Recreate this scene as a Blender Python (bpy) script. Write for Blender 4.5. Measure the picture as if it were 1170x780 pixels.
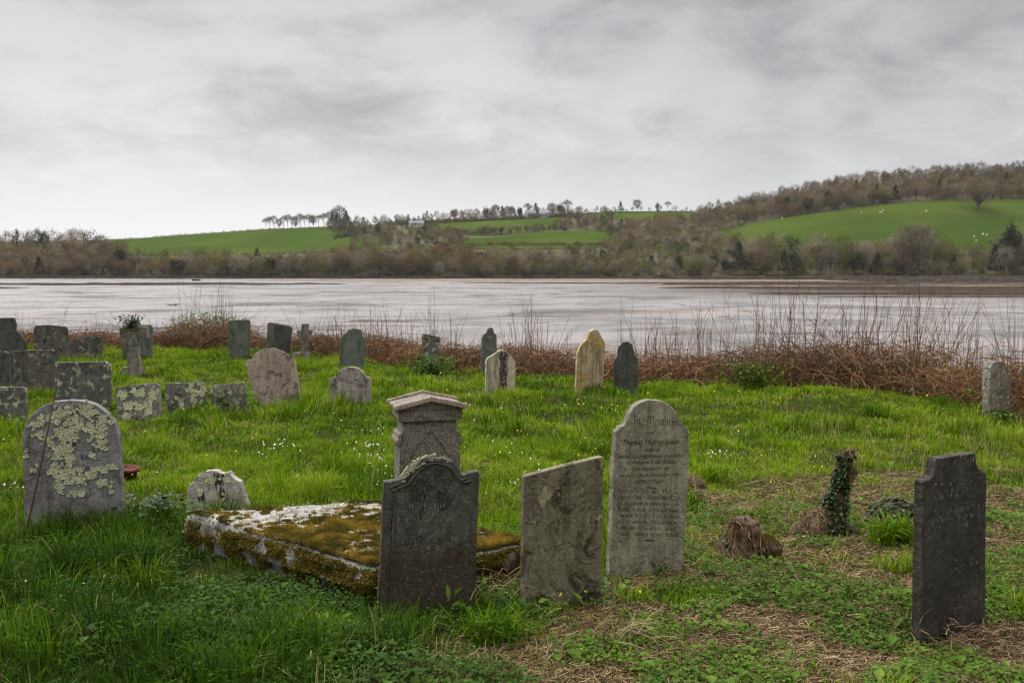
import bpy, math, random
import numpy as np
from mathutils import Vector, Matrix

for o in list(bpy.data.objects):
    bpy.data.objects.remove(o)
SC = bpy.context.scene
COL = SC.collection
RNG = np.random.default_rng(7)
random.seed(7)
R = math.radians

# ------------------------------------------------------------------ camera
F = 1137.0                     # focal length in photo pixels (35 mm on 36 mm)
CAMZ = 8.0                     # eye height above the mud of the estuary
PITCH = math.atan(90.0 / F)
cam_d = bpy.data.cameras.new("camera")
cam_d.lens = 36.0 * F / 1170.0
cam_d.sensor_width = 36.0
cam_d.clip_start = 0.1
cam_d.clip_end = 6000.0
cam_d.dof.use_dof = True
cam_d.dof.focus_distance = 7.5
cam_d.dof.aperture_fstop = 9.0
cam = bpy.data.objects.new("camera", cam_d)
cam.location = (0, 0, CAMZ)
cam.rotation_euler = (math.pi / 2 - PITCH, 0, 0)
COL.objects.link(cam)
SC.camera = cam

# ------------------------------------------------------------------ world, sun, exposure
SUN_EL, SUN_AZ = R(46), R(-52)      # light comes through thin cloud from behind and left of the stones
HAZE = 0.00005                       # density of the damp air
W = bpy.data.worlds.new("World")
SC.world = W
W.use_nodes = True


def build_world():
    nt = W.node_tree
    nt.nodes.clear()
    N, L = nt.nodes.new, nt.links.new
    out = N("ShaderNodeOutputWorld")
    bg = N("ShaderNodeBackground")
    bg.inputs[1].default_value = 0.1
    L(bg.outputs[0], out.inputs[0])
    tc = N("ShaderNodeTexCoord")
    sep = N("ShaderNodeSeparateXYZ")
    L(tc.outputs["Generated"], sep.inputs[0])

    def math_(op, a, b=None):
        m = N("ShaderNodeMath")
        m.operation = op
        for i, v in enumerate((a, b)):
            if v is None:
                continue
            if isinstance(v, (int, float)):
                m.inputs[i].default_value = v
            else:
                L(v, m.inputs[i])
        return m.outputs[0]

    def rng(v, a, b, c, d, smooth=True):
        m = N("ShaderNodeMapRange")
        m.interpolation_type = 'SMOOTHSTEP' if smooth else 'LINEAR'
        L(v, m.inputs[0])
        for i, k in enumerate((a, b, c, d)):
            m.inputs[1 + i].default_value = k
        return m.outputs[0]

    z = math_('MAXIMUM', sep.outputs[2], 0.0)
    den = math_('ADD', z, 0.27)
    px = math_('DIVIDE', sep.outputs[0], den)
    py = math_('DIVIDE', sep.outputs[1], den)
    cb = N("ShaderNodeCombineXYZ")
    L(math_('MULTIPLY', px, 1.0), cb.inputs[0])
    L(py, cb.inputs[1])
    cb.inputs[2].default_value = 5.2

    def noise(scale, detail, rough, dist):
        n = N("ShaderNodeTexNoise")
        n.inputs["Scale"].default_value = scale
        n.inputs["Detail"].default_value = detail
        n.inputs["Roughness"].default_value = rough
        n.inputs["Distortion"].default_value = dist
        L(cb.outputs[0], n.inputs["Vector"])
        return n.outputs[0]
    big = noise(0.8, 3, 0.5, 0.25)
    fine = noise(3.4, 9, 0.62, 0.35)
    c = math_('ADD', math_('MULTIPLY', big, 0.54), math_('MULTIPLY', fine, 0.46))
    bright = rng(c, 0.37, 0.63, 2.35, 4.75)                       # cloud brightness, x0.1
    hor = rng(z, 0.015, 0.17, 0.0, 1.0)
    mixn = N("ShaderNodeMix")
    mixn.data_type = 'FLOAT'
    L(hor, mixn.inputs[0])
    mixn.inputs[2].default_value = 5.5
    L(bright, mixn.inputs[3])
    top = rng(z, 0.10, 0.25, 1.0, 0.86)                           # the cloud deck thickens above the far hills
    zen = rng(z, 0.27, 0.85, 1.0, 9.6)                            # unseen sky overhead, boosted so the ground outshines upright faces
    south = rng(sep.outputs[1], -0.75, 0.15, 0.45, 1.0)           # unseen sky behind the viewer, dimmed to darken camera-facing stone
    dt = N("ShaderNodeVectorMath")                                # brighter cloud towards the hidden sun
    dt.operation = 'DOT_PRODUCT'
    L(tc.outputs["Generated"], dt.inputs[0])
    dt.inputs[1].default_value = (-0.30, 0.94, 0.14)
    glow = rng(dt.outputs["Value"], 0.84, 1.0, 0.92, 1.12)
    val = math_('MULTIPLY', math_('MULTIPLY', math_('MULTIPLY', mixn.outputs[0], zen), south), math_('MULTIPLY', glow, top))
    tint = N("ShaderNodeMix")
    tint.data_type = 'RGBA'
    tint.blend_type = 'MULTIPLY'
    tint.inputs[0].default_value = 1.0
    tint.inputs[6].default_value = (0.985, 0.99, 1.0, 1)
    gray = N("ShaderNodeCombineColor")
    for i in range(3):
        L(val, gray.inputs[i])
    L(gray.outputs[0], tint.inputs[7])
    sky = N("ShaderNodeTexSky")
    sky.sky_type = 'NISHITA'
    sky.sun_disc = False
    sky.sun_elevation = SUN_EL
    sky.sun_rotation = SUN_AZ
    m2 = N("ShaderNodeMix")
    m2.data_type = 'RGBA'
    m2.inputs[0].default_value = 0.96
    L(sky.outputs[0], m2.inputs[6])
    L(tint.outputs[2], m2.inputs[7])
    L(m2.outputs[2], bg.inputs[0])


build_world()
sun_d = bpy.data.lights.new("sun", 'SUN')
sun_d.energy = 1.5
sun_d.angle = R(14)
sun_d.color = (1.0, 0.965, 0.9)
sun = bpy.data.objects.new("sun", sun_d)
_sv = Vector((math.cos(SUN_EL) * math.sin(SUN_AZ), math.cos(SUN_EL) * math.cos(SUN_AZ), math.sin(SUN_EL)))
sun.rotation_euler = _sv.to_track_quat('Z', 'Y').to_euler()
sun.location = (-30, 40, 60)
COL.objects.link(sun)
SC.view_settings.view_transform = 'Standard'
SC.view_settings.look = 'None'
SC.view_settings.gamma = 1.0
SC.view_settings.use_curve_mapping = False
SC.view_settings.exposure = 0.6
SC.render.engine = 'CYCLES'
SC.cycles.use_denoising = True
SC.cycles.filter_width = 1.25
SC.cycles.max_bounces = 6
SC.cycles.diffuse_bounces = 3
SC.cycles.transparent_max_bounces = 12

# ------------------------------------------------------------------ helpers
CP, SP = math.cos(PITCH), math.sin(PITCH)


def ray(px, py):
    xc, yc = (px - 585.0) / F, (390.0 - py) / F
    return np.array([xc, CP + yc * SP, -SP + yc * CP])


def at(px, py, d):
    """the place d metres ahead of the camera seen at photo pixel px, py"""
    r = ray(px, py)
    return np.array([0, 0, CAMZ]) + r * (d / r[1])


def at_arr(px, py, d):
    xc, yc = (px - 585.0) / F, (390.0 - py) / F
    ry, rz = CP + yc * SP, -SP + yc * CP
    return np.stack([xc * d / ry, d, CAMZ + rz * d / ry], -1)


def depth_of(yb):
    return 2194.0 / (yb - 324.0)


def _hash(ix, iy, iz, seed):
    h = (ix * 374761393 + iy * 668265263 + iz * 2147483647 + seed * 974634777) & 0xFFFFFFFF
    h = ((h ^ (h >> 13)) * 1274126177) & 0xFFFFFFFF
    h = h ^ (h >> 16)
    return (h & 0xFFFF) / 65535.0


def vnoise(x, y, z=None, seed=0):
    x = np.asarray(x, float)
    y = np.asarray(y, float)
    z = np.zeros_like(x) if z is None else np.asarray(z, float)
    ix, iy, iz = np.floor(x).astype(np.int64), np.floor(y).astype(np.int64), np.floor(z).astype(np.int64)
    fx, fy, fz = x - ix, y - iy, z - iz
    fx, fy, fz = (f * f * (3 - 2 * f) for f in (fx, fy, fz))
    r = 0
    for a in (0, 1):
        for b in (0, 1):
            for c in (0, 1):
                w = (fx if a else 1 - fx) * (fy if b else 1 - fy) * (fz if c else 1 - fz)
                r = r + w * _hash(ix + a, iy + b, iz + c, seed)
    return r


def fbm(x, y, z=None, octv=3, seed=0):
    a, s, t = 1.0, 0.0, 0.0
    for k in range(octv):
        s = s + a * vnoise(np.asarray(x) * 2 ** k, np.asarray(y) * 2 ** k, None if z is None else np.asarray(z) * 2 ** k, seed + k * 17)
        t += a
        a *= 0.5
    return s / t


def sstep(a, b, x):
    t = np.clip((np.asarray(x, float) - a) / (b - a), 0, 1)
    return t * t * (3 - 2 * t)


def mk_mesh(name, V, Q=None, T=None, tone=None, smooth=True, mi=None):
    V = np.ascontiguousarray(V, np.float32)
    parts, starts, p = [], [], 0
    for A, k in ((Q, 4), (T, 3)):
        if A is not None and len(A):
            A = np.asarray(A, np.int32).reshape(-1, k)
            parts.append(A.ravel())
            starts.append(p + np.arange(len(A)) * k)
            p += A.size
    me = bpy.data.meshes.new(name)
    lv = np.concatenate(parts).astype(np.int32)
    ls = np.concatenate(starts).astype(np.int32)
    me.vertices.add(len(V))
    me.vertices.foreach_set("co", V.ravel())
    me.loops.add(len(lv))
    me.loops.foreach_set("vertex_index", lv)
    me.polygons.add(len(ls))
    me.polygons.foreach_set("loop_start", ls)
    if mi is not None:
        me.polygons.foreach_set("material_index", np.asarray(mi, np.int32))
    me.polygons.foreach_set("use_smooth", np.full(len(ls), smooth, bool))
    me.update(calc_edges=True)
    if tone is not None:
        a = me.attributes.new("tone", 'FLOAT', 'POINT')
        a.data.foreach_set("value", np.ascontiguousarray(tone, np.float32))
    return me


def link(name, me, mat=None, parent=None):
    o = bpy.data.objects.new(name, me)
    COL.objects.link(o)
    if mat is not None:
        for m in (mat if isinstance(mat, (list, tuple)) else [mat]):
            me.materials.append(m)
    if parent is not None:
        o.parent = parent
    return o


def tag(o, label=None, cat=None, group=None, kind=None):
    if label:
        o["label"] = label
    if cat:
        o["category"] = cat
    if group:
        o["group"] = group
    if kind:
        o["kind"] = kind
    return o


def empty(name, loc, rz=0.0):
    o = bpy.data.objects.new(name, None)
    o.empty_display_size = 0.2
    o.location = loc
    o.rotation_euler = (0, 0, rz)
    COL.objects.link(o)
    return o


class MB:
    """collects pieces (verts, quads, tris, tone) into one mesh"""
    def __init__(s):
        s.V, s.Q, s.T, s.tn, s.n = [], [], [], [], 0

    def add(s, V, Q=None, T=None, tone=0.5):
        V = np.asarray(V, float).reshape(-1, 3)
        if Q is not None and len(Q):
            s.Q.append(np.asarray(Q, np.int64) + s.n)
        if T is not None and len(T):
            s.T.append(np.asarray(T, np.int64) + s.n)
        s.V.append(V)
        s.tn.append(np.broadcast_to(np.asarray(tone, float), (len(V),)))
        s.n += len(V)

    def box(s, c, h, tone=0.5, taper=1.0):
        c, h = np.asarray(c, float), np.asarray(h, float)
        v = []
        for z in (-1, 1):
            k = taper if z > 0 else 1.0
            for x, y in ((-1, -1), (1, -1), (1, 1), (-1, 1)):
                v.append(c + h * (x * k, y * k, z))
        s.add(v, [(0, 3, 2, 1), (4, 5, 6, 7), (0, 1, 5, 4), (1, 2, 6, 5), (2, 3, 7, 6), (3, 0, 4, 7)], tone=tone)

    def mesh(s, name, smooth=True):
        return mk_mesh(name, np.concatenate(s.V), np.concatenate(s.Q) if s.Q else None,
                       np.concatenate(s.T) if s.T else None, np.concatenate(s.tn), smooth)

    def build(s, name, mat, parent=None, smooth=True):
        return link(name, s.mesh(name, smooth), mat, parent)


def tubes(P, rad, sides=3):
    """P (N,K,3) centre lines, rad (N,K): thin tubes"""
    P = np.asarray(P, float)
    N, K, _ = P.shape
    T = np.gradient(P, axis=1)
    T /= np.linalg.norm(T, axis=2, keepdims=True) + 1e-9
    ref = np.where(np.abs(T[..., 2:3]) > 0.9, np.array([1.0, 0, 0]), np.array([0, 0, 1.0]))
    A = np.cross(T, ref)
    A /= np.linalg.norm(A, axis=2, keepdims=True) + 1e-9
    B = np.cross(T, A)
    ang = np.arange(sides) * 2 * math.pi / sides
    V = P[:, :, None] + rad[:, :, None, None] * (A[:, :, None] * np.cos(ang)[None, None, :, None] + B[:, :, None] * np.sin(ang)[None, None, :, None])
    idx = np.arange(N * K * sides).reshape(N, K, sides)
    q = np.stack([idx[:, :-1], np.roll(idx[:, :-1], -1, 2), np.roll(idx[:, 1:], -1, 2), idx[:, 1:]], -1)
    return V.reshape(-1, 3), q.reshape(-1, 4)


def blades(base, az, length, lean, curl, width, tw=None):
    """grass blades: 5 vertices, 3 triangles each"""
    N = len(base)
    d = np.stack([np.cos(az), np.sin(az), np.zeros(N)], -1)
    saz = az + math.pi / 2 + (0 if tw is None else tw)
    s = np.stack([np.cos(saz), np.sin(saz), np.zeros(N)], -1)
    up = np.array([0, 0, 1.0])
    l1, l2 = lean, lean + curl
    mid = base + (length * 0.55)[:, None] * (np.sin(l1)[:, None] * d + np.cos(l1)[:, None] * up)
    tip = mid + (length * 0.45)[:, None] * (np.sin(l2)[:, None] * d + np.cos(l2)[:, None] * up)
    w = width[:, None] * 0.5 * s
    V = np.stack([base - w, base + w, mid + w * 0.8, mid - w * 0.8, tip], 1)
    i = np.arange(N)[:, None] * 5
    T = np.concatenate([i + [0, 1, 2], i + [0, 2, 3], i + [3, 2, 4]], 1).reshape(-1, 3)
    return V.reshape(-1, 3), T


def leaves(base, az, length, pitch, width, fold=0.25):
    """broad leaves: base, left, right, midrib, tip"""
    N = len(base)
    d = np.stack([np.cos(az) * np.cos(pitch), np.sin(az) * np.cos(pitch), np.sin(pitch)], -1)
    s = np.stack([-np.sin(az), np.cos(az), np.zeros(N)], -1)
    n = np.cross(d, s)
    L, Wd = length[:, None], width[:, None]
    p1 = base + d * L * 0.45
    V = np.stack([base, p1 + s * Wd * 0.5 + n * Wd * fold, p1 - s * Wd * 0.5 + n * Wd * fold, p1,
                  base + d * L * 0.8 + s * Wd * 0.32 - n * L * 0.02, base + d * L * 0.8 - s * Wd * 0.32 - n * L * 0.02,
                  base + d * L - n * L * 0.12], 1)
    i = np.arange(N)[:, None] * 7
    T = np.concatenate([i + [0, 3, 1], i + [0, 2, 3], i + [1, 3, 4], i + [3, 2, 5], i + [3, 6, 4], i + [3, 5, 6]], 1).reshape(-1, 3)
    return V.reshape(-1, 3), T


# ------------------------------------------------------------------ materials
class NT:
    def __init__(s, name):
        s.m = bpy.data.materials.new(name)
        s.m.use_nodes = True
        s.t = s.m.node_tree
        s.t.nodes.clear()
        s.out = s.n("ShaderNodeOutputMaterial")

    def n(s, kind, **kw):
        x = s.t.nodes.new(kind)
        for k, v in kw.items():
            setattr(x, k, v)
        return x

    def put(s, sock, v):
        if isinstance(v, bpy.types.NodeSocket):
            s.t.links.new(v, sock)
        elif isinstance(v, (tuple, list)) and len(v) == 3 and sock.type == 'RGBA':
            sock.default_value = (*v, 1)
        else:
            sock.default_value = v

    def math(s, op, a, b=0.0):
        x = s.n("ShaderNodeMath", operation=op)
        s.put(x.inputs[0], a)
        s.put(x.inputs[1], b)
        return x.outputs[0]

    def rng(s, v, a, b, c=0.0, d=1.0, smooth=True):
        x = s.n("ShaderNodeMapRange")
        x.interpolation_type = 'SMOOTHSTEP' if smooth else 'LINEAR'
        for i, k in enumerate((v, a, b, c, d)):
            s.put(x.inputs[i], k)
        return x.outputs[0]

    def mix(s, f, a, b, blend='MIX'):
        x = s.n("ShaderNodeMix", data_type='RGBA', blend_type=blend)
        s.put(x.inputs[0], f)
        s.put(x.inputs[6], a)
        s.put(x.inputs[7], b)
        return x.outputs[2]

    def coords(s, scale=(1, 1, 1), which="Object", rnd=True):
        tc = s.n("ShaderNodeTexCoord")
        v = tc.outputs[which]
        if rnd:
            oi = s.n("ShaderNodeObjectInfo")
            a = s.n("ShaderNodeVectorMath", operation='ADD')
            k = s.n("ShaderNodeVectorMath", operation='SCALE')
            cx = s.n("ShaderNodeCombineXYZ")
            for i in range(3):
                s.t.links.new(oi.outputs["Random"], cx.inputs[i])
            s.t.links.new(cx.outputs[0], k.inputs[0])
            k.inputs["Scale"].default_value = 37.0
            s.t.links.new(v, a.inputs[0])
            s.t.links.new(k.outputs[0], a.inputs[1])
            v = a.outputs[0]
        mp = s.n("ShaderNodeMapping")
        mp.inputs["Scale"].default_value = scale
        s.t.links.new(v, mp.inputs[0])
        return mp.outputs[0]

    def noise(s, vec, scale, detail=4, rough=0.55, dist=0.0):
        x = s.n("ShaderNodeTexNoise")
        s.t.links.new(vec, x.inputs["Vector"])
        x.inputs["Scale"].default_value = scale
        x.inputs["Detail"].default_value = detail
        x.inputs["Roughness"].default_value = rough
        x.inputs["Distortion"].default_value = dist
        return x.outputs[0]

    def voro(s, vec, scale, feature='F1'):
        x = s.n("ShaderNodeTexVoronoi", feature=feature)
        s.t.links.new(vec, x.inputs["Vector"])
        x.inputs["Scale"].default_value = scale
        return x.outputs["Distance"]

    def bump(s, h, strength=0.5, dist=0.01):
        b = s.n("ShaderNodeBump")
        b.inputs["Strength"].default_value = strength
        b.inputs["Distance"].default_value = dist
        s.t.links.new(h, b.inputs["Height"])
        return b.outputs[0]

    def tone(s):
        a = s.n("ShaderNodeAttribute", attribute_name="tone")
        return a.outputs["Fac"]

    def ramp(s, f, stops):
        r = s.n("ShaderNodeValToRGB")
        e = r.color_ramp.elements
        while len(e) > 1:
            e.remove(e[-1])
        e[0].position, e[0].color = stops[0][0], (*stops[0][1], 1)
        for p, c in stops[1:]:
            k = e.new(p)
            k.color = (*c, 1)
        s.t.links.new(f, r.inputs[0])
        return r.outputs[0]

    def done(s, col, rough=0.85, nrm=None, spec=0.3, transl=0.0, metallic=0.0):
        p = s.n("ShaderNodeBsdfPrincipled")
        s.put(p.inputs["Base Color"], col)
        s.put(p.inputs["Roughness"], rough)
        s.put(p.inputs["Specular IOR Level"], spec)
        p.inputs["Metallic"].default_value = metallic
        if nrm is not None:
            s.t.links.new(nrm, p.inputs["Normal"])
        sh = p.outputs[0]
        if transl:
            t = s.n("ShaderNodeBsdfTranslucent")
            s.put(t.inputs[0], col)
            mx = s.n("ShaderNodeMixShader")
            mx.inputs[0].default_value = transl
            s.t.links.new(sh, mx.inputs[1])
            s.t.links.new(t.outputs[0], mx.inputs[2])
            sh = mx.outputs[0]
        s.t.links.new(sh, s.out.inputs[0])
        return s.m


def stone_mat(name, c1, c2, stain=(0.05, 0.04, 0.03), stain_amt=0.5, lich=(0.5, 0.5, 0.36), lich_lo=0.62, lich_scale=9.0,
              spot=0.35, streak=0.5, low=None, speck=0.0):
    """weathered gravestone: two rock tones, rain streaks, lichen crusts, small round spots"""
    k = NT(name)
    v = k.coords()
    vs = k.coords((9.0, 9.0, 0.9))
    n1 = k.noise(v, 3.2, 8, 0.66, 1.0)
    n2 = k.noise(v, 17.0, 6, 0.6)
    n3 = k.noise(v, 75.0, 4, 0.7)
    col = k.mix(k.rng(n1, 0.35, 0.66), c1, c2)
    sk = k.rng(k.noise(vs, 1.6, 6, 0.65), 0.44, 0.68)
    col = k.mix(k.math('MULTIPLY', sk, streak), col, stain)
    st = k.rng(k.noise(v, 5.5, 7, 0.68, 1.1), 0.50, 0.62)
    col = k.mix(k.math('MULTIPLY', st, stain_amt), col, stain)
    if low is not None:                      # a damp stained band of its own near the foot of the stone
        tc = k.n("ShaderNodeTexCoord")
        sp = k.n("ShaderNodeSeparateXYZ")
        k.t.links.new(tc.outputs["Object"], sp.inputs[0])
        h = k.math('ADD', sp.outputs[2], k.math('MULTIPLY', k.math('SUBTRACT', n1, 0.5), 0.5))
        col = k.mix(k.math('MULTIPLY', k.rng(h, low[1], low[1] + 0.18, 1.0, 0.0), low[2]), col, low[0])
    col = k.mix(k.rng(n3, 0.44, 0.70, 0.0, 0.45), col, (0.02, 0.018, 0.014), 'MIX')
    col = k.mix(k.rng(k.noise(v, 52.0, 5, 0.75), 0.56, 0.66, 0.0, 0.5), col, tuple(min(.6, x * 1.9 + .03) for x in c2))
    fl = k.noise(k.coords((1.6, 1.0, 1.0)), 4.5, 8, 0.6, 1.4)
    col = k.mix(k.rng(k.math('ABSOLUTE', k.math('SUBTRACT', fl, 0.5)), 0.0, 0.016, 0.28, 0.0), col, stain)
    if speck:
        g = k.rng(k.voro(v, 130.0), 0.2, 0.65)
        col = k.mix(k.math('MULTIPLY', g, speck), col, (0.045, 0.035, 0.03))
        col = k.mix(k.math('MULTIPLY', k.rng(k.noise(v, 120.0, 2, 0.6), 0.55, 0.62), speck), col, (0.5, 0.46, 0.42))
    warp = k.n("ShaderNodeVectorMath", operation='ADD')
    nz = k.n("ShaderNodeTexNoise")
    k.t.links.new(v, nz.inputs["Vector"])
    nz.inputs["Scale"].default_value = 22.0
    nz.inputs["Detail"].default_value = 4
    sc = k.n("ShaderNodeVectorMath", operation='SCALE')
    k.t.links.new(nz.outputs[1], sc.inputs[0])
    sc.inputs["Scale"].default_value = 0.07
    k.t.links.new(v, warp.inputs[0])
    k.t.links.new(sc.outputs[0], warp.inputs[1])
    cr = k.noise(warp.outputs[0], lich_scale, 5, 0.6, 0.3)
    lm = k.rng(cr, lich_lo, lich_lo + 0.035)
    dt = k.voro(warp.outputs[0], 26.0)
    dmask = k.math('MULTIPLY', k.rng(dt, 0.17, 0.23, 1.0, 0.0), k.rng(k.noise(v, 6.0, 2), 0.46, 0.6))
    lm = k.math('MAXIMUM', lm, k.math('MULTIPLY', dmask, spot))
    lc = k.mix(k.rng(n2, 0.35, 0.7), lich, tuple(x * 0.62 for x in lich))
    col = k.mix(k.math('MULTIPLY', lm, k.rng(n3, 0.2, 0.55, 0.55, 1.0)), col, lc)
    hgt = k.math('ADD', k.math('ADD', k.math('MULTIPLY', n2, 0.7), k.rng(fl, 0.49, 0.51, 0.0, 0.35)), k.math('ADD', k.math('MULTIPLY', n3, 0.5), k.math('MULTIPLY', lm, 0.5)))
    return k.done(col, k.rng(n2, 0.3, 0.7, 0.62, 0.92), k.bump(hgt, 0.9, 0.014), 0.18)


def veg_mat(name, stops, transl=0.3, rough=0.55, spec=0.3):
    k = NT(name)
    return k.done(k.ramp(k.tone(), stops), rough, None, spec, transl)


def plain_mat(name, c1, c2, scale=6.0, rough=0.9, bump=0.4, dist=0.02, which="Object", rnd=True, spec=0.12):
    k = NT(name)
    v = k.coords(which=which, rnd=rnd)
    n = k.noise(v, scale, 7, 0.62)
    return k.done(k.mix(k.rng(n, 0.33, 0.67), c1, c2), rough, k.bump(n, bump, dist), spec)


M = {}
M['grass'] = veg_mat('grass_blade', [(0.0, (0.009, 0.022, 0.003)), (0.35, (0.048, 0.104, 0.004)), (0.62, (0.135, 0.232, 0.004)),
                                     (0.80, (0.205, 0.275, 0.012)), (0.90, (0.26, 0.20, 0.08)), (1.0, (0.38, 0.29, 0.15))], 0.25, 0.8, 0.04)
M['leaf'] = veg_mat('weed_leaf', [(0.0, (0.026, 0.056, 0.008)), (0.4, (0.055, 0.112, 0.010)), (0.75, (0.098, 0.175, 0.016)),
                                  (1.0, (0.17, 0.24, 0.04))], 0.3, 0.7, 0.12)
M['straw'] = veg_mat('dead_straw', [(0.0, (0.07, 0.04, 0.02)), (0.4, (0.19, 0.115, 0.06)), (0.75, (0.36, 0.245, 0.13)), (1.0, (0.52, 0.39, 0.24))], 0.2, 0.8, 0.2)
M['bramble'] = veg_mat('bramble_stem', [(0.0, (0.045, 0.022, 0.014)), (0.4, (0.150, 0.076, 0.036)), (0.75, (0.29, 0.16, 0.075)), (1.0, (0.50, 0.33, 0.16))], 0.0, 0.8, 0.2)
M['ivy'] = veg_mat('ivy_leaf', [(0.0, (0.010, 0.024, 0.007)), (0.5, (0.022, 0.052, 0.012)), (0.85, (0.055, 0.10, 0.022)), (1.0, (0.12, 0.15, 0.05))], 0.12, 0.5, 0.25)
M['bark'] = plain_mat('old_bark', (0.030, 0.020, 0.013), (0.125, 0.085, 0.055), 16.0, 0.95, 0.9, 0.03)
M['petal_white'] = veg_mat('white_petal', [(0, (0.75, 0.76, 0.72)), (1, (0.82, 0.82, 0.70))], 0.3, 0.6)
M['petal_yellow'] = veg_mat('yellow_petal', [(0, (0.75, 0.46, 0.02)), (1, (0.80, 0.62, 0.05))], 0.3, 0.5)
M['terracotta'] = plain_mat('terracotta', (0.085, 0.030, 0.020), (0.15, 0.055, 0.034), 12.0, 0.85)

# ------------------------------------------------------------------ churchyard ground
HX = np.array([-60, -40, -16, -10, -6, -3, -1, 2, 5, 6.2, 7.1, 7.8, 9, 14, 40.0])
HY = np.array([40, 34, 31, 30, 28, 24, 21.7, 19.8, 17.8, 17, 15.6, 13.6, 10, 2, -30.0])


def hedge_y(x):
    return np.interp(x, HX, HY)


def gz(x, y):
    x, y = np.asarray(x, float), np.asarray(y, float)
    yy = np.clip(y, 2.0, 60)
    z = CAMZ - 1.93 - 0.021 * yy
    z = z + (0.05 + 0.06 * sstep(7, 10, y)) * (fbm(x / 2.3, y / 2.3, octv=3, seed=3) - 0.5) + 0.20 * (fbm(x / 0.75, y / 0.9, octv=2, seed=4) - 0.5) * sstep(7.0, 9.0, y)
    z = z + 0.22 * np.exp(-(((x - 5.2) / 1.3) ** 2 + ((y - 16.0) / 1.2) ** 2))
    z = z + 0.06 * np.exp(-(((x + 2.3) / 2.0) ** 2 + ((y - 5.0) / 0.7) ** 2))
    z = z - 0.07 * np.exp(-(((x - 2.3) / 0.6) ** 2 + ((y - 5.15) / 0.4) ** 2))
    sd = (y - hedge_y(x)) * 0.8
    return z - 6.4 * sstep(0.8, 15.0, sd)


def grid_mesh(name, xs, ys, zf, mat, kind='structure'):
    X, Y = np.meshgrid(xs, ys)
    Z = zf(X, Y)
    V = np.stack([X, Y, Z], -1).reshape(-1, 3)
    i = np.arange(X.size).reshape(X.shape)
    q = np.stack([i[:-1, :-1], i[:-1, 1:], i[1:, 1:], i[1:, :-1]], -1).reshape(-1, 4)
    o = link(name, mk_mesh(name, V, q), mat)
    if kind:
        tag(o, kind=kind)
    return o


k = NT('churchyard_soil')
_v = k.coords(rnd=False)
_c = k.mix(k.rng(k.noise(_v, 3.0, 8, 0.65), 0.35, 0.65), (0.020, 0.032, 0.007), (0.040, 0.042, 0.014))
_c = k.mix(k.rng(k.noise(_v, 40.0, 4, 0.7), 0.5, 0.75, 0.0, 0.7), _c, (0.085, 0.06, 0.03))
M['soil'] = k.done(_c, 1.0, k.bump(k.noise(_v, 30.0, 6, 0.7), 0.8, 0.03), 0.0)
_gx = np.concatenate([np.linspace(-46, -14, 40)[:-1], np.arange(-14, 12, 0.14), np.linspace(12, 46, 40)])
_gy = np.concatenate([np.linspace(-14, 3, 20)[:-1], np.arange(3, 33, 0.14), np.linspace(33, 62, 50)])
grid_mesh('churchyard_ground', _gx, _gy, gz, M['soil'])

# ------------------------------------------------------------------ estuary: wet mud at low tide
k = NT('wet_estuary_mud')
_v = k.coords((0.016, 0.03, 1), rnd=False)
_v2 = k.coords((0.075, 0.075, 1), rnd=False)
_n = k.noise(_v, 1.0, 6, 0.55, 0.7)
_n2 = k.noise(_v2, 1.0, 6, 0.6, 0.4)
_line = k.rng(k.math('ABSOLUTE', k.math('SUBTRACT', k.math('FRACT', k.math('MULTIPLY', _n, 8.0)), 0.5)), 0.0, 0.085, 1.0, 0.0)
_line = k.math('MULTIPLY', _line, k.rng(k.noise(k.coords((0.03, 0.03, 1), rnd=False), 1.0, 3, 0.5), 0.43, 0.53))
_c = k.mix(k.rng(_n2, 0.3, 0.7), (0.120, 0.106, 0.101), (0.180, 0.160, 0.154))
_c = k.mix(k.math('MULTIPLY', _line, 0.85), _c, (0.045, 0.035, 0.028))
_dry = k.rng(k.noise(k.coords((0.03, 0.05, 1), rnd=False), 1.0, 7, 0.66, 0.7), 0.50, 0.60)
_sp = k.n('ShaderNodeSeparateXYZ')
k.t.links.new(k.coords(rnd=False), _sp.inputs[0])
_east = k.math('MULTIPLY', k.rng(k.math('ADD', _sp.outputs[0], k.math('MULTIPLY', _n2, 90.0)), 40.0, 150.0), k.rng(k.math('ADD', _sp.outputs[1], k.math('MULTIPLY', _n2, 60.0)), 230.0, 290.0))
_dry = k.math('MAXIMUM', k.math('MULTIPLY', _dry, 0.5), k.math('MULTIPLY', _east, k.rng(_n, 0.40, 0.55, 0.82, 1.0)))
_c = k.mix(_dry, _c, k.mix(k.rng(_n2, 0.4, 0.6), (0.020, 0.015, 0.012), (0.060, 0.046, 0.037)))
_far = k.rng(k.noise(k.coords((0.01, 0.018, 1), rnd=False), 1.0, 4, 0.5), 0.52, 0.62)
_c = k.mix(k.math('MULTIPLY', _far, 0.25), _c, (0.26, 0.19, 0.14))
_rough = k.math('ADD', k.rng(_n2, 0.35, 0.62, 0.26, 0.50), k.math('ADD', k.math('MULTIPLY', _line, 0.4), k.math('MULTIPLY', _dry, 0.4)))
_bh = k.math('ADD', k.math('MULTIPLY', _n2, 0.8), k.math('MULTIPLY', k.noise(_v2, 6.0, 4, 0.6), 0.25))
_nm = k.bump(_bh, 0.25, 0.25)
M['mud'] = k.done(_c, _rough, _nm, 0.5)
_df = k.n("ShaderNodeBsdfDiffuse")                    # drained, weedy mud does not shine
k.put(_df.inputs[0], _c)
_mx = k.n("ShaderNodeMixShader")
_old = k.out.inputs[0].links[0].from_socket
k.t.links.new(k.math('MULTIPLY', _dry, 0.98), _mx.inputs[0])
k.t.links.new(_old, _mx.inputs[1])
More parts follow.
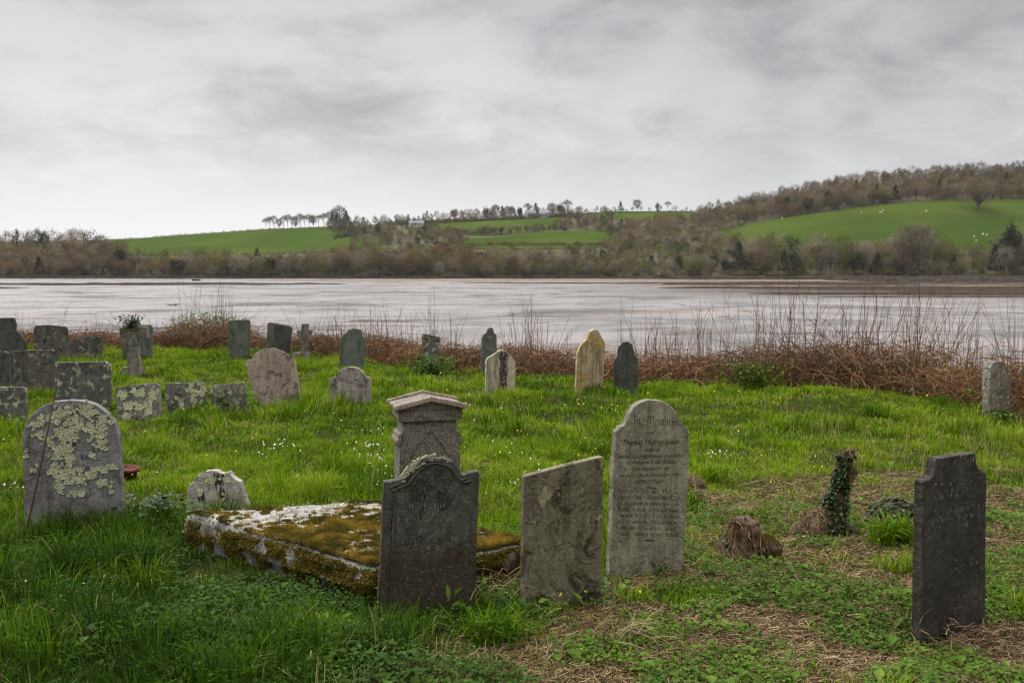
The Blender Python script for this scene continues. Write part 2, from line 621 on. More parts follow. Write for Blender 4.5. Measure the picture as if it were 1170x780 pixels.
k.t.links.new(_df.outputs[0], _mx.inputs[2])
k.t.links.new(_mx.outputs[0], k.out.inputs[0])
o = grid_mesh('estuary_mud', np.linspace(-2600, 2600, 27), np.concatenate([[-400, -60], np.linspace(20, 620, 25), [1200.0]]), lambda x, y: x * 0.0, M['mud'])

M['dark_mud'] = plain_mat('dark_weedy_mud', (0.022, 0.018, 0.014), (0.060, 0.046, 0.036), 0.35, 1.0, 0.8, 0.3, rnd=False, spec=0.0)
M['sand'] = plain_mat('shore_sand', (0.14, 0.105, 0.07), (0.23, 0.18, 0.13), 0.25, 1.0, 0.4, 0.2, rnd=False, spec=0.0)
M['rock'] = plain_mat('shore_rock', (0.018, 0.015, 0.012), (0.055, 0.045, 0.034), 0.5, 1.0, 0.9, 0.3, rnd=False, spec=0.0)


def flat_bank(name, x0, x1, d0, d1, hgt, mat, seed, taper=0.3, thr=0.0):
    """low bank of mud lying on the flat: soft irregular outline, raised middle"""
    n, m = 90, 14
    u, v = np.meshgrid(np.linspace(0, 1, n), np.linspace(-1, 1, m))
    wob = (fbm(u * 9, u * 0 + seed, octv=3, seed=seed) - 0.5) * 1.2
    wid = np.clip(np.minimum(u / taper, (1 - u) / taper), 0, 1) ** 0.6 * (0.55 + 0.9 * fbm(u * 14, v * 0.8 + seed, octv=3, seed=seed + 1))
    X = x0 + (x1 - x0) * u
    Y = (d0 + d1) / 2 + (d1 - d0) / 2 * (v * wid + wob * 0.5)
    edge = 1 - np.abs(v) ** 2
    Z = -0.04 + hgt * edge * (0.4 + 1.0 * fbm(X / 6, Y / 6, octv=3, seed=seed + 2)) * np.clip(wid * 3, 0, 1)
    V = np.stack([X, Y, Z], -1).reshape(-1, 3)
    i = np.arange(n * m).reshape(m, n)
    q = np.stack([i[:-1, :-1], i[:-1, 1:], i[1:, 1:], i[1:, :-1]], -1).reshape(-1, 4)
    return tag(link(name, mk_mesh(name, V, q), mat), kind='structure')


flat_bank('mud_bank', -215, -60, 352, 392, 0.5, M['dark_mud'], 5, 0.45)
flat_bank('mud_bank', -330, -150, 300, 330, 0.35, M['dark_mud'], 15, 0.45)
flat_bank('mud_bank', 45, 300, 285, 345, 0.5, M['dark_mud'], 9, 0.35)
flat_bank('mud_bank', 55, 150, 345, 385, 0.7, M['dark_mud'], 21, 0.3)
flat_bank('mud_bank', 60, 210, 238, 272, 0.35, M['dark_mud'], 33, 0.4)
flat_bank('mud_bank', 120, 320, 275, 292, 0.35, M['dark_mud'], 35, 0.4)
flat_bank('mud_bank', 70, 190, 228, 236, 0.25, M['dark_mud'], 39, 0.4)
flat_bank('mud_bank', -20, 90, 380, 400, 0.3, M['dark_mud'], 41, 0.4)
flat_bank('sand_bank', -120, 300, 425, 462, 0.3, M['sand'], 51, 0.2)
flat_bank('sand_bank', 40, 380, 330, 352, 0.25, M['sand'], 57, 0.3)

# ------------------------------------------------------------------ far shore: hills and fields
CX = np.array([-1600, -600, 0, 150, 300, 400, 500, 600, 700, 800, 850, 950, 1050, 1170, 1700, 2800.0])
TT = np.array([0, .15, .4, .7, 1.0, 1.25, 1.8])
_l = [505, 540, 640, 800, 950, 1100, 1500]
_r = [470, 505, 570, 680, 770, 900, 1300]
HYP = np.array([[316, 304, 292, 282, 276], [316, 304, 292, 282, 275], [316, 303, 292, 283, 277], [316, 300, 291, 281, 273],
                [316, 298, 288, 275, 262], [316, 298, 285, 272, 258], [316, 298, 284, 268, 252], [316, 297, 282, 264, 248],
                [316, 297, 280, 260, 241], [316, 300, 285, 262, 242], [316, 300, 286, 258, 236], [316, 298, 284, 242, 215],
                [316, 298, 284, 231, 203], [316, 298, 288, 228, 198], [316, 298, 284, 226, 188], [316, 298, 284, 226, 200.0]])
HYP = np.concatenate([HYP, HYP[:, 4:5] + 3, HYP[:, 4:5] + 16], 1)
_w = sstep(700, 900, CX)[:, None]
HDI = np.array(_l)[None] * (1 - _w) + np.array(_r)[None] * _w


def hill_yd(px, t):
    px, t = np.broadcast_arrays(np.asarray(px, float), np.asarray(t, float))
    yy, dd = np.zeros(px.shape), np.zeros(px.shape)
    ky = [np.interp(px, CX, HYP[:, j]) for j in range(len(TT))]
    kd = [np.interp(px, CX, HDI[:, j]) for j in range(len(TT))]
    for j in range(len(TT) - 1):
        m = (t >= TT[j]) & (t <= TT[j + 1])
        f = (t - TT[j]) / (TT[j + 1] - TT[j])
        yy = np.where(m, ky[j] + (ky[j + 1] - ky[j]) * f, yy)
        dd = np.where(m, kd[j] + (kd[j + 1] - kd[j]) * f, dd)
    return yy, dd


def hill_pt(px, t):
    y, d = hill_yd(px, t)
    return at_arr(px, y, d)


_ts = np.linspace(0, 1, 81)


def hill_t(px, py):
    """slope coordinate at which the hill shows at photo height py"""
    y, _ = hill_yd(px, _ts)
    return float(np.interp(-py, -y, _ts))


def hill_at(px, py):
    t = hill_t(px, py)
    p = hill_pt(np.array([px]), np.array([t]))[0]
    return p, float(hill_yd(np.array([px]), np.array([t]))[1][0])


M['scrub'] = plain_mat('rough_hillside', (0.045, 0.046, 0.018), (0.085, 0.072, 0.036), 0.06, 0.95, 0.5, 0.4, rnd=False)
k = NT('pasture')
_v = k.coords(rnd=False)
_c = k.mix(k.rng(k.noise(_v, 0.02, 5, 0.6), 0.35, 0.65), (0.030, 0.052, 0.006), (0.052, 0.074, 0.011))
_c = k.mix(k.rng(k.noise(k.coords((0.05, 0.3, 1), rnd=False), 1.0, 6, 0.7), 0.45, 0.75, 0, 0.5), _c, (0.062, 0.076, 0.014))
M['pasture'] = k.done(_c, 0.9, k.bump(k.noise(_v, 0.9, 5, 0.7), 0.6, 0.3), 0.0)
_px = np.concatenate([np.linspace(-1600, -200, 30)[:-1], np.linspace(-200, 1400, 320), np.linspace(1400, 2800, 30)[1:]])
_tt = np.concatenate([np.linspace(0, 1, 60), np.linspace(1, 1.8, 12)[1:]])
_PX, _T = np.meshgrid(_px, _tt)
_V = hill_pt(_PX, _T)
_i = np.arange(_PX.size).reshape(_PX.shape)
_q = np.stack([_i[:-1, :-1], _i[:-1, 1:], _i[1:, 1:], _i[1:, :-1]], -1).reshape(-1, 4)
# a foot that runs down under the mud
_foot = _V[0].copy()
_foot[:, 2] = -1.0
_foot[:, 1] -= 4
_n0 = _PX.size
_q2 = np.stack([_n0 + np.arange(len(_px) - 1), _n0 + np.arange(1, len(_px)), _i[0, 1:], _i[0, :-1]], -1)
tag(link('hills', mk_mesh('hills', np.concatenate([_V.reshape(-1, 3), _foot]), np.concatenate([_q, _q2])), M['scrub']), kind='structure')


def field(top, bot, n=70, m=10):
    xs = np.linspace(max(top[0][0], bot[0][0]), min(top[-1][0], bot[-1][0]), n)
    yt = np.interp(xs, *zip(*top))
    yb = np.interp(xs, *zip(*bot))
    ta = np.array([hill_t(a, b) for a, b in zip(xs, yt)])
    tb = np.array([hill_t(a, b) for a, b in zip(xs, yb)])
    s = np.linspace(0, 1, m)[:, None]
    T = tb[None] * (1 - s) + ta[None] * s
    V = hill_pt(np.broadcast_to(xs, T.shape), T)
    V[..., 2] += 0.35
    i = np.arange(T.size).reshape(T.shape)
    q = np.stack([i[:-1, :-1], i[:-1, 1:], i[1:, 1:], i[1:, :-1]], -1).reshape(-1, 4)
    tag(link('field', mk_mesh('field', V.reshape(-1, 3), q), M['pasture']), kind='structure')


field([(128, 274.5), (150, 273.5), (300, 262.5), (380, 259.5), (445, 262)], [(128, 292), (300, 291), (400, 288), (445, 285)], m=16)
field([(-300, 275.5), (-100, 275.5), (45, 277)], [(-300, 286), (-100, 286), (45, 286)])
field([(505, 275), (560, 271.5), (620, 266), (690, 263), (715, 264)], [(505, 284), (560, 285), (640, 285), (715, 282)])
field([(465, 259), (520, 253), (560, 251), (640, 248)], [(465, 263), (500, 268), (560, 270), (640, 263)])
field([(650, 246), (700, 242), (790, 241)], [(650, 248.5), (720, 252), (790, 252)])
field([(815, 264), (850, 257), (932, 244), (987, 236), (1041, 231), (1096, 229), (1170, 228.3), (1500, 227)],
      [(815, 268), (850, 279), (950, 291), (1100, 297), (1500, 298)], m=24)
field([(680, 293), (735, 286)], [(680, 296), (735, 294)])
# stony bank at the foot of the far shore
_n, _m = 420, 6
_u = np.linspace(-1100, 2300, _n)
_d0 = np.interp(_u, CX, HDI[:, 0])
_off = np.array([-7.0, -4.5, -3.2, -1.5, 1.0, 5.0])[:, None]
_hh = np.array([-0.15, 0.15, 0.75, 1.25, 1.35, 1.2])[:, None]
_X = (np.broadcast_to(_u, (_m, _n)) - 585) / F * _d0
_Y = _d0 + _off + (fbm(_u / 17, _u * 0, octv=4, seed=2) - 0.5)[None] * 7
_Z = _hh * (0.6 + 0.9 * fbm(_u / 9, _u * 0 + 3, octv=4, seed=4))[None] + (vnoise(_X / 2, _Y / 2, seed=8) - 0.5) * 0.5 * (_hh > 0)
_i = np.arange(_n * _m).reshape(_m, _n)
tag(link('shore_bank', mk_mesh('shore_bank', np.stack([_X, _Y, _Z], -1).reshape(-1, 3),
    np.stack([_i[:-1, :-1], _i[:-1, 1:], _i[1:, 1:], _i[1:, :-1]], -1).reshape(-1, 4)), M['rock']), kind='structure')
# darker weed-covered rock edge on the right
_n, _m = 200, 8
_u = np.linspace(945, 1500, _n)
_dd = np.interp(_u, [945, 1000, 1100, 1500], [436, 420, 408, 392])
_v = np.linspace(0, 1, _m)[:, None]
_X = np.broadcast_to((_u - 585) / F * _dd, (_m, _n))
_Y = _dd + _v * 26 + (fbm(_u / 12, _u * 0 + 9, octv=3, seed=12) - 0.5)[None] * 6
_Z = -0.1 + np.sin(np.clip(_v * 2.0, 0, 1) * math.pi / 2) * 2.3 * (0.6 + 0.6 * fbm(_u / 14, _u * 0, octv=4, seed=14))[None] * sstep(945, 960, _u)[None] + (vnoise(_X / 1.5, _Y / 1.5, seed=6) - .5) * 0.6 * (_v > 0)
_i = np.arange(_n * _m).reshape(_m, _n)
tag(link('rock_bank', mk_mesh('rock_bank', np.stack([_X, _Y, _Z], -1).reshape(-1, 3),
    np.stack([_i[:-1, :-1], _i[:-1, 1:], _i[1:, 1:], _i[1:, :-1]], -1).reshape(-1, 4)), M['rock']), kind='structure')

# ------------------------------------------------------------------ far trees
KC = {'brown': [(0, (0.050, 0.037, 0.021)), (0.5, (0.138, 0.104, 0.061)), (1, (0.27, 0.21, 0.13))],
      'russet': [(0, (0.058, 0.035, 0.018)), (0.5, (0.155, 0.096, 0.050)), (1, (0.27, 0.18, 0.10))],
      'olive': [(0, (0.055, 0.048, 0.014)), (0.5, (0.155, 0.130, 0.042)), (1, (0.27, 0.23, 0.08))],
      'pale': [(0, (0.085, 0.070, 0.046)), (0.5, (0.210, 0.178, 0.122)), (1, (0.35, 0.30, 0.215))],
      'green': [(0, (0.040, 0.046, 0.010)), (0.5, (0.105, 0.125, 0.024)), (1, (0.185, 0.21, 0.045))],
      'dark': [(0, (0.010, 0.012, 0.006)), (0.5, (0.026, 0.030, 0.014)), (1, (0.055, 0.058, 0.027))]}


def crown_mat(name, stops):
    k = NT(name)
    oi = k.n("ShaderNodeObjectInfo")
    t = k.math('ADD', k.tone(), k.math('MULTIPLY', k.math('SUBTRACT', oi.outputs["Random"], 0.5), 0.45))
    return k.done(k.ramp(t, stops), 0.95, None, 0.05, 0.12)


KM = {a: crown_mat(a + '_crown', c) for a, c in KC.items()}
KINDS = list(KC)
M['far_bark'] = plain_mat('tree_bark', (0.06, 0.047, 0.036), (0.13, 0.105, 0.082), 3.0)


def crown_arr(rs, n, shape, wide, low, leafy, width):
    """twigs of one crown, height 1, standing on the ground at the origin"""
    ncl = 64
    if shape == 'cone':
        h = rs.uniform(0, 1, ncl)
        r = (1 - h) * 0.9 + 0.08
        a = rs.uniform(0, 6.283, ncl)
        c = np.stack([np.cos(a) * r * wide / 2, np.sin(a) * r * wide / 2, low + (0.95 - low) * h], -1)
    elif shape == 'flat':
        a = rs.uniform(0, 6.283, ncl)
        r = np.sqrt(rs.uniform(0, 1, ncl))
        c = np.stack([np.cos(a) * r * wide / 2, np.sin(a) * r * wide / 2, 0.72 + 0.2 * (1 - r ** 2) + rs.normal(0, .03, ncl)], -1)
    else:
        q = rs.normal(size=(ncl, 3))
        q /= np.linalg.norm(q, axis=1, keepdims=True)
        q *= rs.uniform(0.35, 1.0, (ncl, 1)) ** 0.6
        hh = (0.94 - low) / 2
        c = q * [wide / 2 * 0.82, wide / 2 * 0.82, hh * 0.85] + [0, 0, low + hh]
    k_ = rs.integers(0, ncl, n)
    o0 = np.array([0, 0, low * 0.7])
    p = c[k_] + rs.normal(0, 0.055 if shape != 'cone' else 0.04, (n, 3)) * [wide * 1.25, wide * 1.25, 1.1]
    d = (p - o0) / (np.linalg.norm(p - o0, axis=1, keepdims=True) + 1e-6) + rs.normal(0, 0.55, (n, 3))
    if leafy:
        d = rs.normal(size=(n, 3))
    d /= np.linalg.norm(d, axis=1, keepdims=True)
    s = np.cross(d, rs.normal(size=(n, 3)))
    s /= np.linalg.norm(s, axis=1, keepdims=True) + 1e-6
    L = (rs.uniform(0.04, 0.10, (n, 1)) if not leafy else rs.uniform(0.03, 0.055, (n, 1)))
    w = width * rs.uniform(0.6, 1.3, (n, 1))
    a_, b_, t_ = p - s * w, p + s * w, p + d * L
    V = np.stack([a_, b_, t_], 1).reshape(-1, 3)
    V[:, 2] = np.maximum(V[:, 2], 0.02)
    tone = np.clip(rs.uniform(0.25, 0.75, ncl)[k_] + rs.normal(0, 0.16, n), 0, 1)
    return V, np.arange(n * 3).reshape(n, 3), np.repeat(tone, 3), c


def trunk_mesh(rs, c, low, name, thick=0.02, n=16):
    P, rd = [], []
    K = 5
    t = np.linspace(0, 1, K)
    top = np.array([rs.normal(0, .03), rs.normal(0, .03), max(low * 1.3, 0.55)])
    P.append(np.outer(1 - t, [0, 0, -0.06]) + np.outer(t, top))
    rd.append(thick * (1 - 0.65 * t))
    pick = rs.choice(len(c), min(n, len(c)), replace=False)
    for j in pick:
        s = np.array([0, 0, low * rs.uniform(0.5, 1.2)]) + [0, 0, 0.03]
        s[2] = min(s[2], top[2])
        e = c[j]
        m = s * 0.5 + e * 0.5 + [0, 0, 0.04] + rs.normal(0, .02, 3)
        P.append(np.outer((1 - t) ** 2, s) + np.outer(2 * t * (1 - t), m) + np.outer(t ** 2, e))
        rd.append(thick * 0.45 * (1 - 0.8 * t))
    V, q = tubes(np.array(P), np.array(rd), 4)
    return mk_mesh(name, V, q)


TPL = {}
for ki, kd in enumerate(KINDS):
    TPL[kd] = []
    for j in range(3):
        rs = np.random.default_rng(100 + ki * 10 + j)
        leafy = kd in ('dark',)
        wide = [0.85, 1.0, 0.7][j] if kd != 'dark' else [0.55, 0.8, 0.6][j]
        low = [0.16, 0.10, 0.22][j] if kd != 'dark' else 0.12
        shape = 'round' if not (kd == 'dark' and j == 2) else 'cone'
        V, T, tn, c = crown_arr(rs, 1900, shape, wide, low, leafy, 0.0065 if not leafy else 0.014)
        V2, T2, tn2, _ = crown_arr(rs, 760, shape, wide, low, leafy, 0.0115 if not leafy else 0.022)
        me = mk_mesh('crown', V, None, T, tn, False)
        me.materials.append(KM[kd])
        tm = trunk_mesh(rs, c, low, 'trunk')
        tm.materials.append(M['far_bark'])
        TPL[kd].append((me, tm, (V2, T2, tn2)))
# tall umbrella-crowned row trees
rs = np.random.default_rng(55)
FLAT = []
for j in range(3):
    V, T, tn, c = crown_arr(rs, 700, 'flat', 0.75, 0.6, False, 0.009)
    me = mk_mesh('crown', V, None, T, tn, False)
    me.materials.append(KM['brown' if j else 'dark'])
    tm = trunk_mesh(rs, c, 0.55, 'trunk', 0.022, 12)
    tm.materials.append(M['far_bark'])
    FLAT.append((me, tm, None))

FARV = []       # the rest of the far wood, one mass


def put_tree(tpl, loc, h, label, group, wide=1.0, name='bare_tree'):
    e = empty(name, loc, random.uniform(0, 6.28))
    e.scale = (h * wide, h * wide, h)
    tag(e, label, 'tree', group)
    for me, nm in ((tpl[1], 'trunk'), (tpl[0], 'crown')):
        c = bpy.data.objects.new(nm, me)
        c.parent = e
        COL.objects.link(c)
    return e


def put_mass(kind, j, loc, h, wide=1.0):
    V2, T2, tn2 = TPL[kind][j][2]
    a = random.uniform(0, 6.28)
    ca, sa = math.cos(a), math.sin(a)
    V = np.stack([(V2[:, 0] * ca - V2[:, 1] * sa) * h * wide, (V2[:, 0] * sa + V2[:, 1] * ca) * h * wide, V2[:, 2] * h], -1) + loc
    FARV.append((KINDS.index(kind), V, T2, np.clip(tn2 + random.uniform(-.38, .38), 0, 1)))


TREES = [0]
GRP = {}


def wood(name, label, x0, x1, ylo, yhi, rows, step, hpx, kinds, things=1, wide=1.0, seed=0, tname='bare_tree', under=.45):
    """rows of trees between photo heights ylo (near) and yhi (far); the nearest 'things' rows are trees of their own"""
    rs = random.Random(seed)
    f = (lambda v, x: float(np.interp(x, *zip(*v))) if isinstance(v, list) else v)
    for r in range(rows):
        x = x0 + rs.uniform(0, step)
        while x < x1:
            fr = (r + rs.uniform(-.35, .35)) / max(rows - 1, 1)
            fr = min(max(fr, 0), 1)
            py = f(ylo, x) * (1 - fr) + f(yhi, x) * fr
            p, d = hill_at(x, py)
            h = f(hpx, x) * rs.uniform(0.72, 1.18) * d / F
            kd = rs.choices([a for a, _ in kinds], [b for _, b in kinds])[0]
            j = rs.randrange(3)
            w = wide * rs.uniform(0.85, 1.25)
            if r < things and TREES[0] < 292 and -60 < x < 1230:
                TREES[0] += 1
                lab = {'brown': 'bare brown', 'russet': 'bare reddish brown', 'olive': 'yellowish budding', 'pale': 'pale grey bare',
                       'green': 'greening early spring', 'dark': 'dark evergreen'}[kd]
                put_tree(TPL[kd][j], p, h, lab + ' tree ' + label, lab + ' trees ' + label, w, tname if kd != 'dark' else 'evergreen_tree')
            else:
                put_mass(kd, j, p, h, w)
            if under and rs.random() < under:
                put_mass(rs.choices([a for a, _ in kinds], [b for _, b in kinds])[0], rs.randrange(3), p + np.array([rs.uniform(-4, 4), rs.uniform(-3, 3), -.14 * h]), h * .62, 1.9)
            x += step * rs.uniform(0.65, 1.35)


MIX = [('brown', 4), ('russet', 1.1), ('olive', 3.6), ('pale', 2), ('dark', .9), ('green', .5)]
wood('a', 'in the wooded point at the far left shore', -60, 150, 315, [(-60, 290), (60, 284), (110, 286), (150, 300)], 5, 10,
     [(-60, 22), (0, 21), (40, 23), (100, 24), (135, 26), (150, 20)], [('brown', 6), ('russet', 1), ('dark', 1)], 2, 1.0, 1)
wood('b', 'on the far shore below the left field', 150, 395, 315.5, 306, 3, 12.5, [(150, 20), (200, 20), (250, 24), (320, 22), (395, 25)], MIX, 2, 1.05, 2)
wood('c', 'on the far shore below the middle field', 390, 700, 315.5, 300, 4, 13, [(390, 24), (450, 26), (520, 24), (620, 20), (700, 20)],
     [('brown', 4), ('russet', 1.4), ('olive', 3.6), ('pale', 1.5), ('green', .6), ('dark', .4)], 2, 1.1, 3)
wood('d', 'on the far shore where the valley opens', 700, 840, 315, 292, 5, 12.5, 19, [('brown', 3), ('olive', 2), ('green', 2), ('pale', 1.5), ('dark', .7)], 2, 1.0, 4)
wood('e', 'on the far shore below the sheep pasture', 835, 1240, 313.5, 299, 3, 13.5, [(835, 34), (900, 34), (960, 36), (985, 30), (1050, 40), (1090, 26), (1120, 24), (1160, 36), (1240, 34)],
     [('brown', 3), ('pale', 3), ('olive', 2.5), ('green', 1.5), ('dark', 1.4)], 2, 0.85, 5)
wood('f', 'along the skyline above the sheep pasture', 800, 1240,
     [(800, 258), (850, 255), (932, 243), (987, 235), (1041, 230), (1096, 228), (1240, 227)],
     [(800, 246), (850, 239), (932, 222), (987, 214), (1041, 207), (1096, 203), (1240, 198)], 9, 8.5,
     [(800, 12), (850, 16), (900, 18), (1240, 18)], [('brown', 6), ('russet', 1.6), ('olive', 1.3), ('pale', 1), ('dark', .8)], 1, 0.9, 6)
wood('g', 'between the hedges in the middle of the far hill', 400, 530, [(400, 286), (530, 282)], [(400, 266), (470, 266), (530, 274)], 4, 10, 15, [('brown', 5), ('russet', 1), ('dark', .8)], 0, 1.0, 7)
wood('h', 'in the valley wood beside the middle fields', 690, 830, [(690, 288), (830, 288)], [(690, 262), (830, 252)], 7, 9, 15, [('brown', 5), ('russet', 2), ('olive', .7), ('dark', .3)], 1, 1.05, 8)
wood('i', 'in the hedgerow between the two middle fields', 490, 700, [(490, 270), (560, 269), (640, 264), (700, 262)], [(490, 268), (560, 267), (640, 262), (700, 254)], 2, 8, 9.5,
     [('brown', 3), ('dark', 2.2), ('russet', 1)], 1, 1.1, 9)
wood('j', 'on the skyline by the hilltop houses', 450, 655, [(450, 256), (520, 252), (655, 246)], [(450, 254), (520, 250), (655, 244)], 2, 9, [(450, 9), (520, 12), (600, 13), (655, 13)],
     [('brown', 4), ('dark', 2)], 1, 0.85, 10)
wood('k', 'on the skyline above the small upper field', 655, 800, 241.5, 241, 1, 13, 7, [('brown', 3), ('dark', 1)], 1, 0.9, 11)
wood('l', 'in the clump at the top of the left field', 375, 450, [(375, 268), (450, 274)], [(375, 260), (450, 258)], 3, 10, [(375, 17), (390, 19), (420, 15), (450, 12)], [('brown', 4), ('dark', 2), ('russet', .6)], 1, 0.9, 12)
wood('m', 'beyond', 640, 700, 262, 249, 3, 10, 13, [('brown', 4), ('russet', 1)], 0, 1.1, 14)
# hedge lines on the field edges and outside the frame
for (xa, ya, xb, yb, hh, kd) in ((128, 275, 300, 263, 2.4, 'brown'), (-300, 276.5, 45, 278, 3, 'brown'), (300, 263, 380, 260, 2.2, 'brown'),
                                 (815, 266, 850, 258, 5, 'brown'), (655, 246, 800, 242, 2.5, 'brown'), (500, 281, 715, 281, 5, 'russet'), (440, 258, 655, 248, 6, 'brown'), (440, 257, 655, 247, 5, 'dark'), (380, 274, 450, 262, 5, 'dark')):
    n = int(abs(xb - xa) / 2.6)
    for i_ in range(n):
        x = xa + (xb - xa) * (i_ + random.random()) / n
        p, d = hill_at(x, ya + (yb - ya) * (x - xa) / (xb - xa))
        put_mass(kd, random.randrange(3), p - np.array([0, 0, 0.25 * hh * d / F]), hh * random.uniform(.8, 1.5) * d / F, 1.6)
for side in (-1, 1):
    for i_ in range(110):
        x = 585 + side * random.uniform(660, 1300)
        p = hill_pt(np.array([x]), np.array([random.uniform(0.02, 0.16)]))[0]
        put_mass(random.choice(['brown', 'olive', 'russet']), random.randrange(3), p, random.uniform(8, 12), 1.0)
# low scrub along the tide line
for i_ in range(520):
    x = random.uniform(-120, 1300)
    p = hill_pt(np.array([x]), np.array([random.uniform(0.0, 0.035)]))[0]
    kd = random.choices(['pale', 'russet', 'olive', 'brown', 'dark', 'green'], [4, 3, 1.5, 2, .6, .8])[0]
    h = random.uniform(1.8, 4.2)
    put_mass(kd, random.randrange(3), p - np.array([0, 0, 0.3 * h]), h, 1.7)
# undergrowth filling the woods
for i_ in range(330):
    x = random.uniform(-60, 1240)
    p = hill_pt(np.array([x]), np.array([random.uniform(0.03, 0.13)]))[0]
    kd = random.choices(['brown', 'russet', 'olive', 'pale', 'dark'], [4, 3, 2, 1, .5])[0]
    h = random.uniform(3, 6)
    put_mass(kd, random.randrange(3), p - np.array([0, 0, 0.25 * h]), h, 1.3)
# slim row trees on the left skyline
for i_, x in enumerate([304, 308, 313, 319, 324, 329, 334, 338, 343, 348, 353, 358, 364, 370, 376]):
    p, d = hill_at(x, 262.5 - (x - 300) * 0.03)
    t_ = FLAT[(i_ * 2 + i_ // 3) % 3] if i_ % 4 != 3 else TPL['brown'][i_ % 3]
    put_tree(t_, p, (12.5 + (i_ % 3) * 1.3 + (x - 304) * 0.035) * d / F, 'slim bare tree in the row along the left skyline', 'slim trees in the left skyline row', 0.85)
# tall skyline trees by the hilltop
for i_, (x, yb, h) in enumerate([(382, 262, 24), (388, 261, 25), (396, 262, 21), (519, 252, 14), (555, 250, 15), (566, 249, 15), (574, 249, 14), (583, 249, 15),
                                 (594, 249, 14), (603, 248, 15), (612, 248, 16), (631, 247, 17), (640, 247, 16), (648, 246, 17), (709, 242, 12), (728, 241, 15), (751, 241, 11), (763, 241, 11)]):
    p, d = hill_at(x, yb)
    t_ = [TPL['dark'][0], FLAT[0], TPL['dark'][2], TPL['brown'][0]][i_ % 4]
    put_tree(t_, p, h * d / F, 'tall dark tree standing up from the hilltop skyline', 'tall dark trees on the hilltop skyline', 0.9, 'pine_tree')
# trees on the pasture and shore that stand out
def solo(x, yb, hpx, kd, wide, label, seed, n=5200, leafy=False, low=0.2, name='bare_tree', width=0.004):
    p, d = hill_at(x, yb)
    rs = np.random.default_rng(seed)
    V, T, tn, c = crown_arr(rs, n, 'round', wide, low, leafy, width)
    e = empty(name, p)
    h = hpx * d / F
    e.scale = (h, h, h)
    tag(e, label, 'tree')
    link('trunk', trunk_mesh(rs, c, low, 'trunk', 0.032, 26), M['far_bark'], e)
    link('crown', mk_mesh('crown', V, None, T, tn, False), KM[kd], e)


solo(1118, 240.5, 42, 'brown', 1.0, 'big lone bare oak standing in the sheep pasture', 71, low=0.16)
solo(1097, 315, 22, 'green', 1.1, 'bright yellow-green bushy tree on the shore at far right', 72, 2600, True, 0.05, 'spring_tree', 0.012)
solo(1153, 312, 60, 'dark', 0.42, 'tall dark ivy-clad tree near the right edge on the far shore', 73, 3000, True, 0.1, 'ivy_clad_tree', 0.012)
solo(986, 312, 40, 'pale', 0.75, 'whitish blossoming tree on the shore below the pasture', 74, 3000, True, 0.25, 'blossom_tree', 0.008)
solo(380, 290.5, 10, 'dark', 0.8, 'small round dark tree alone at the foot of the left field', 75, 900, True, 0.05, 'evergreen_tree', 0.014)
solo(158, 295, 13, 'brown', 0.8, 'small bare tree standing alone on the left field edge', 76, 1200, False, 0.2, 'bare_tree', 0.008)
solo(285, 316, 13, 'green', 1.3, 'low yellow-green shrub-like tree on the shore left of centre', 77, 1400, True, 0.03, 'spring_tree', 0.014)
solo(1045, 312, 58, 'pale', 0.85, 'large grey rounded bare tree on the shore below the sheep', 78, 4200, False, 0.3, 'bare_tree', 0.0045)

_vs, _ts2, _tn, _mi, _o = [], [], [], [], 0
for (m_, V, T, tn) in FARV:
    _vs.append(V)
    _ts2.append(T + _o)
    _tn.append(tn)
    _mi.append(np.full(len(T), m_))
    _o += len(V)
tag(link('far_woodland', mk_mesh('far_woodland', np.concatenate(_vs), None, np.concatenate(_ts2), np.concatenate(_tn), False, np.concatenate(_mi)),
         [KM[a] for a in KINDS]), 'bare brown woodland and scrub massed on the far shore and hillside', 'woodland', kind='stuff')
del FARV, _vs, _ts2, _tn, _mi

# ------------------------------------------------------------------ damp air over the estuary
k = NT('damp_air')
_pv = k.n("ShaderNodeVolumePrincipled")
_pv.inputs["Color"].default_value = (0.93, 0.95, 1.0, 1)
_pv.inputs["Density"].default_value = HAZE
_pv.inputs["Anisotropy"].default_value = 0.0
k.t.links.new(_pv.outputs[0], k.out.inputs["Volume"])
if HAZE:
    b = MB()
    b.box((0, 600, 64), (3400, 1150, 67))
    o = b.build('haze', k.m, None, False)
    tag(o, 'thin pale damp air over the estuary', 'haze', kind='stuff')

# ------------------------------------------------------------------ hilltop houses, sheep
M['white_wall'] = plain_mat('white_render', (0.72, 0.72, 0.69), (0.8, 0.8, 0.78), 0.7)
M['grey_wall'] = plain_mat('grey_render', (0.30, 0.29, 0.27), (0.38, 0.37, 0.35), 0.7)
M['slate_roof'] = plain_mat('slate_roof', (0.16, 0.16, 0.17), (0.26, 0.26, 0.27), 1.5)
k = NT('dark_window_glass')
M['window'] = k.done((0.03, 0.035, 0.04), 0.15, None, 0.5)


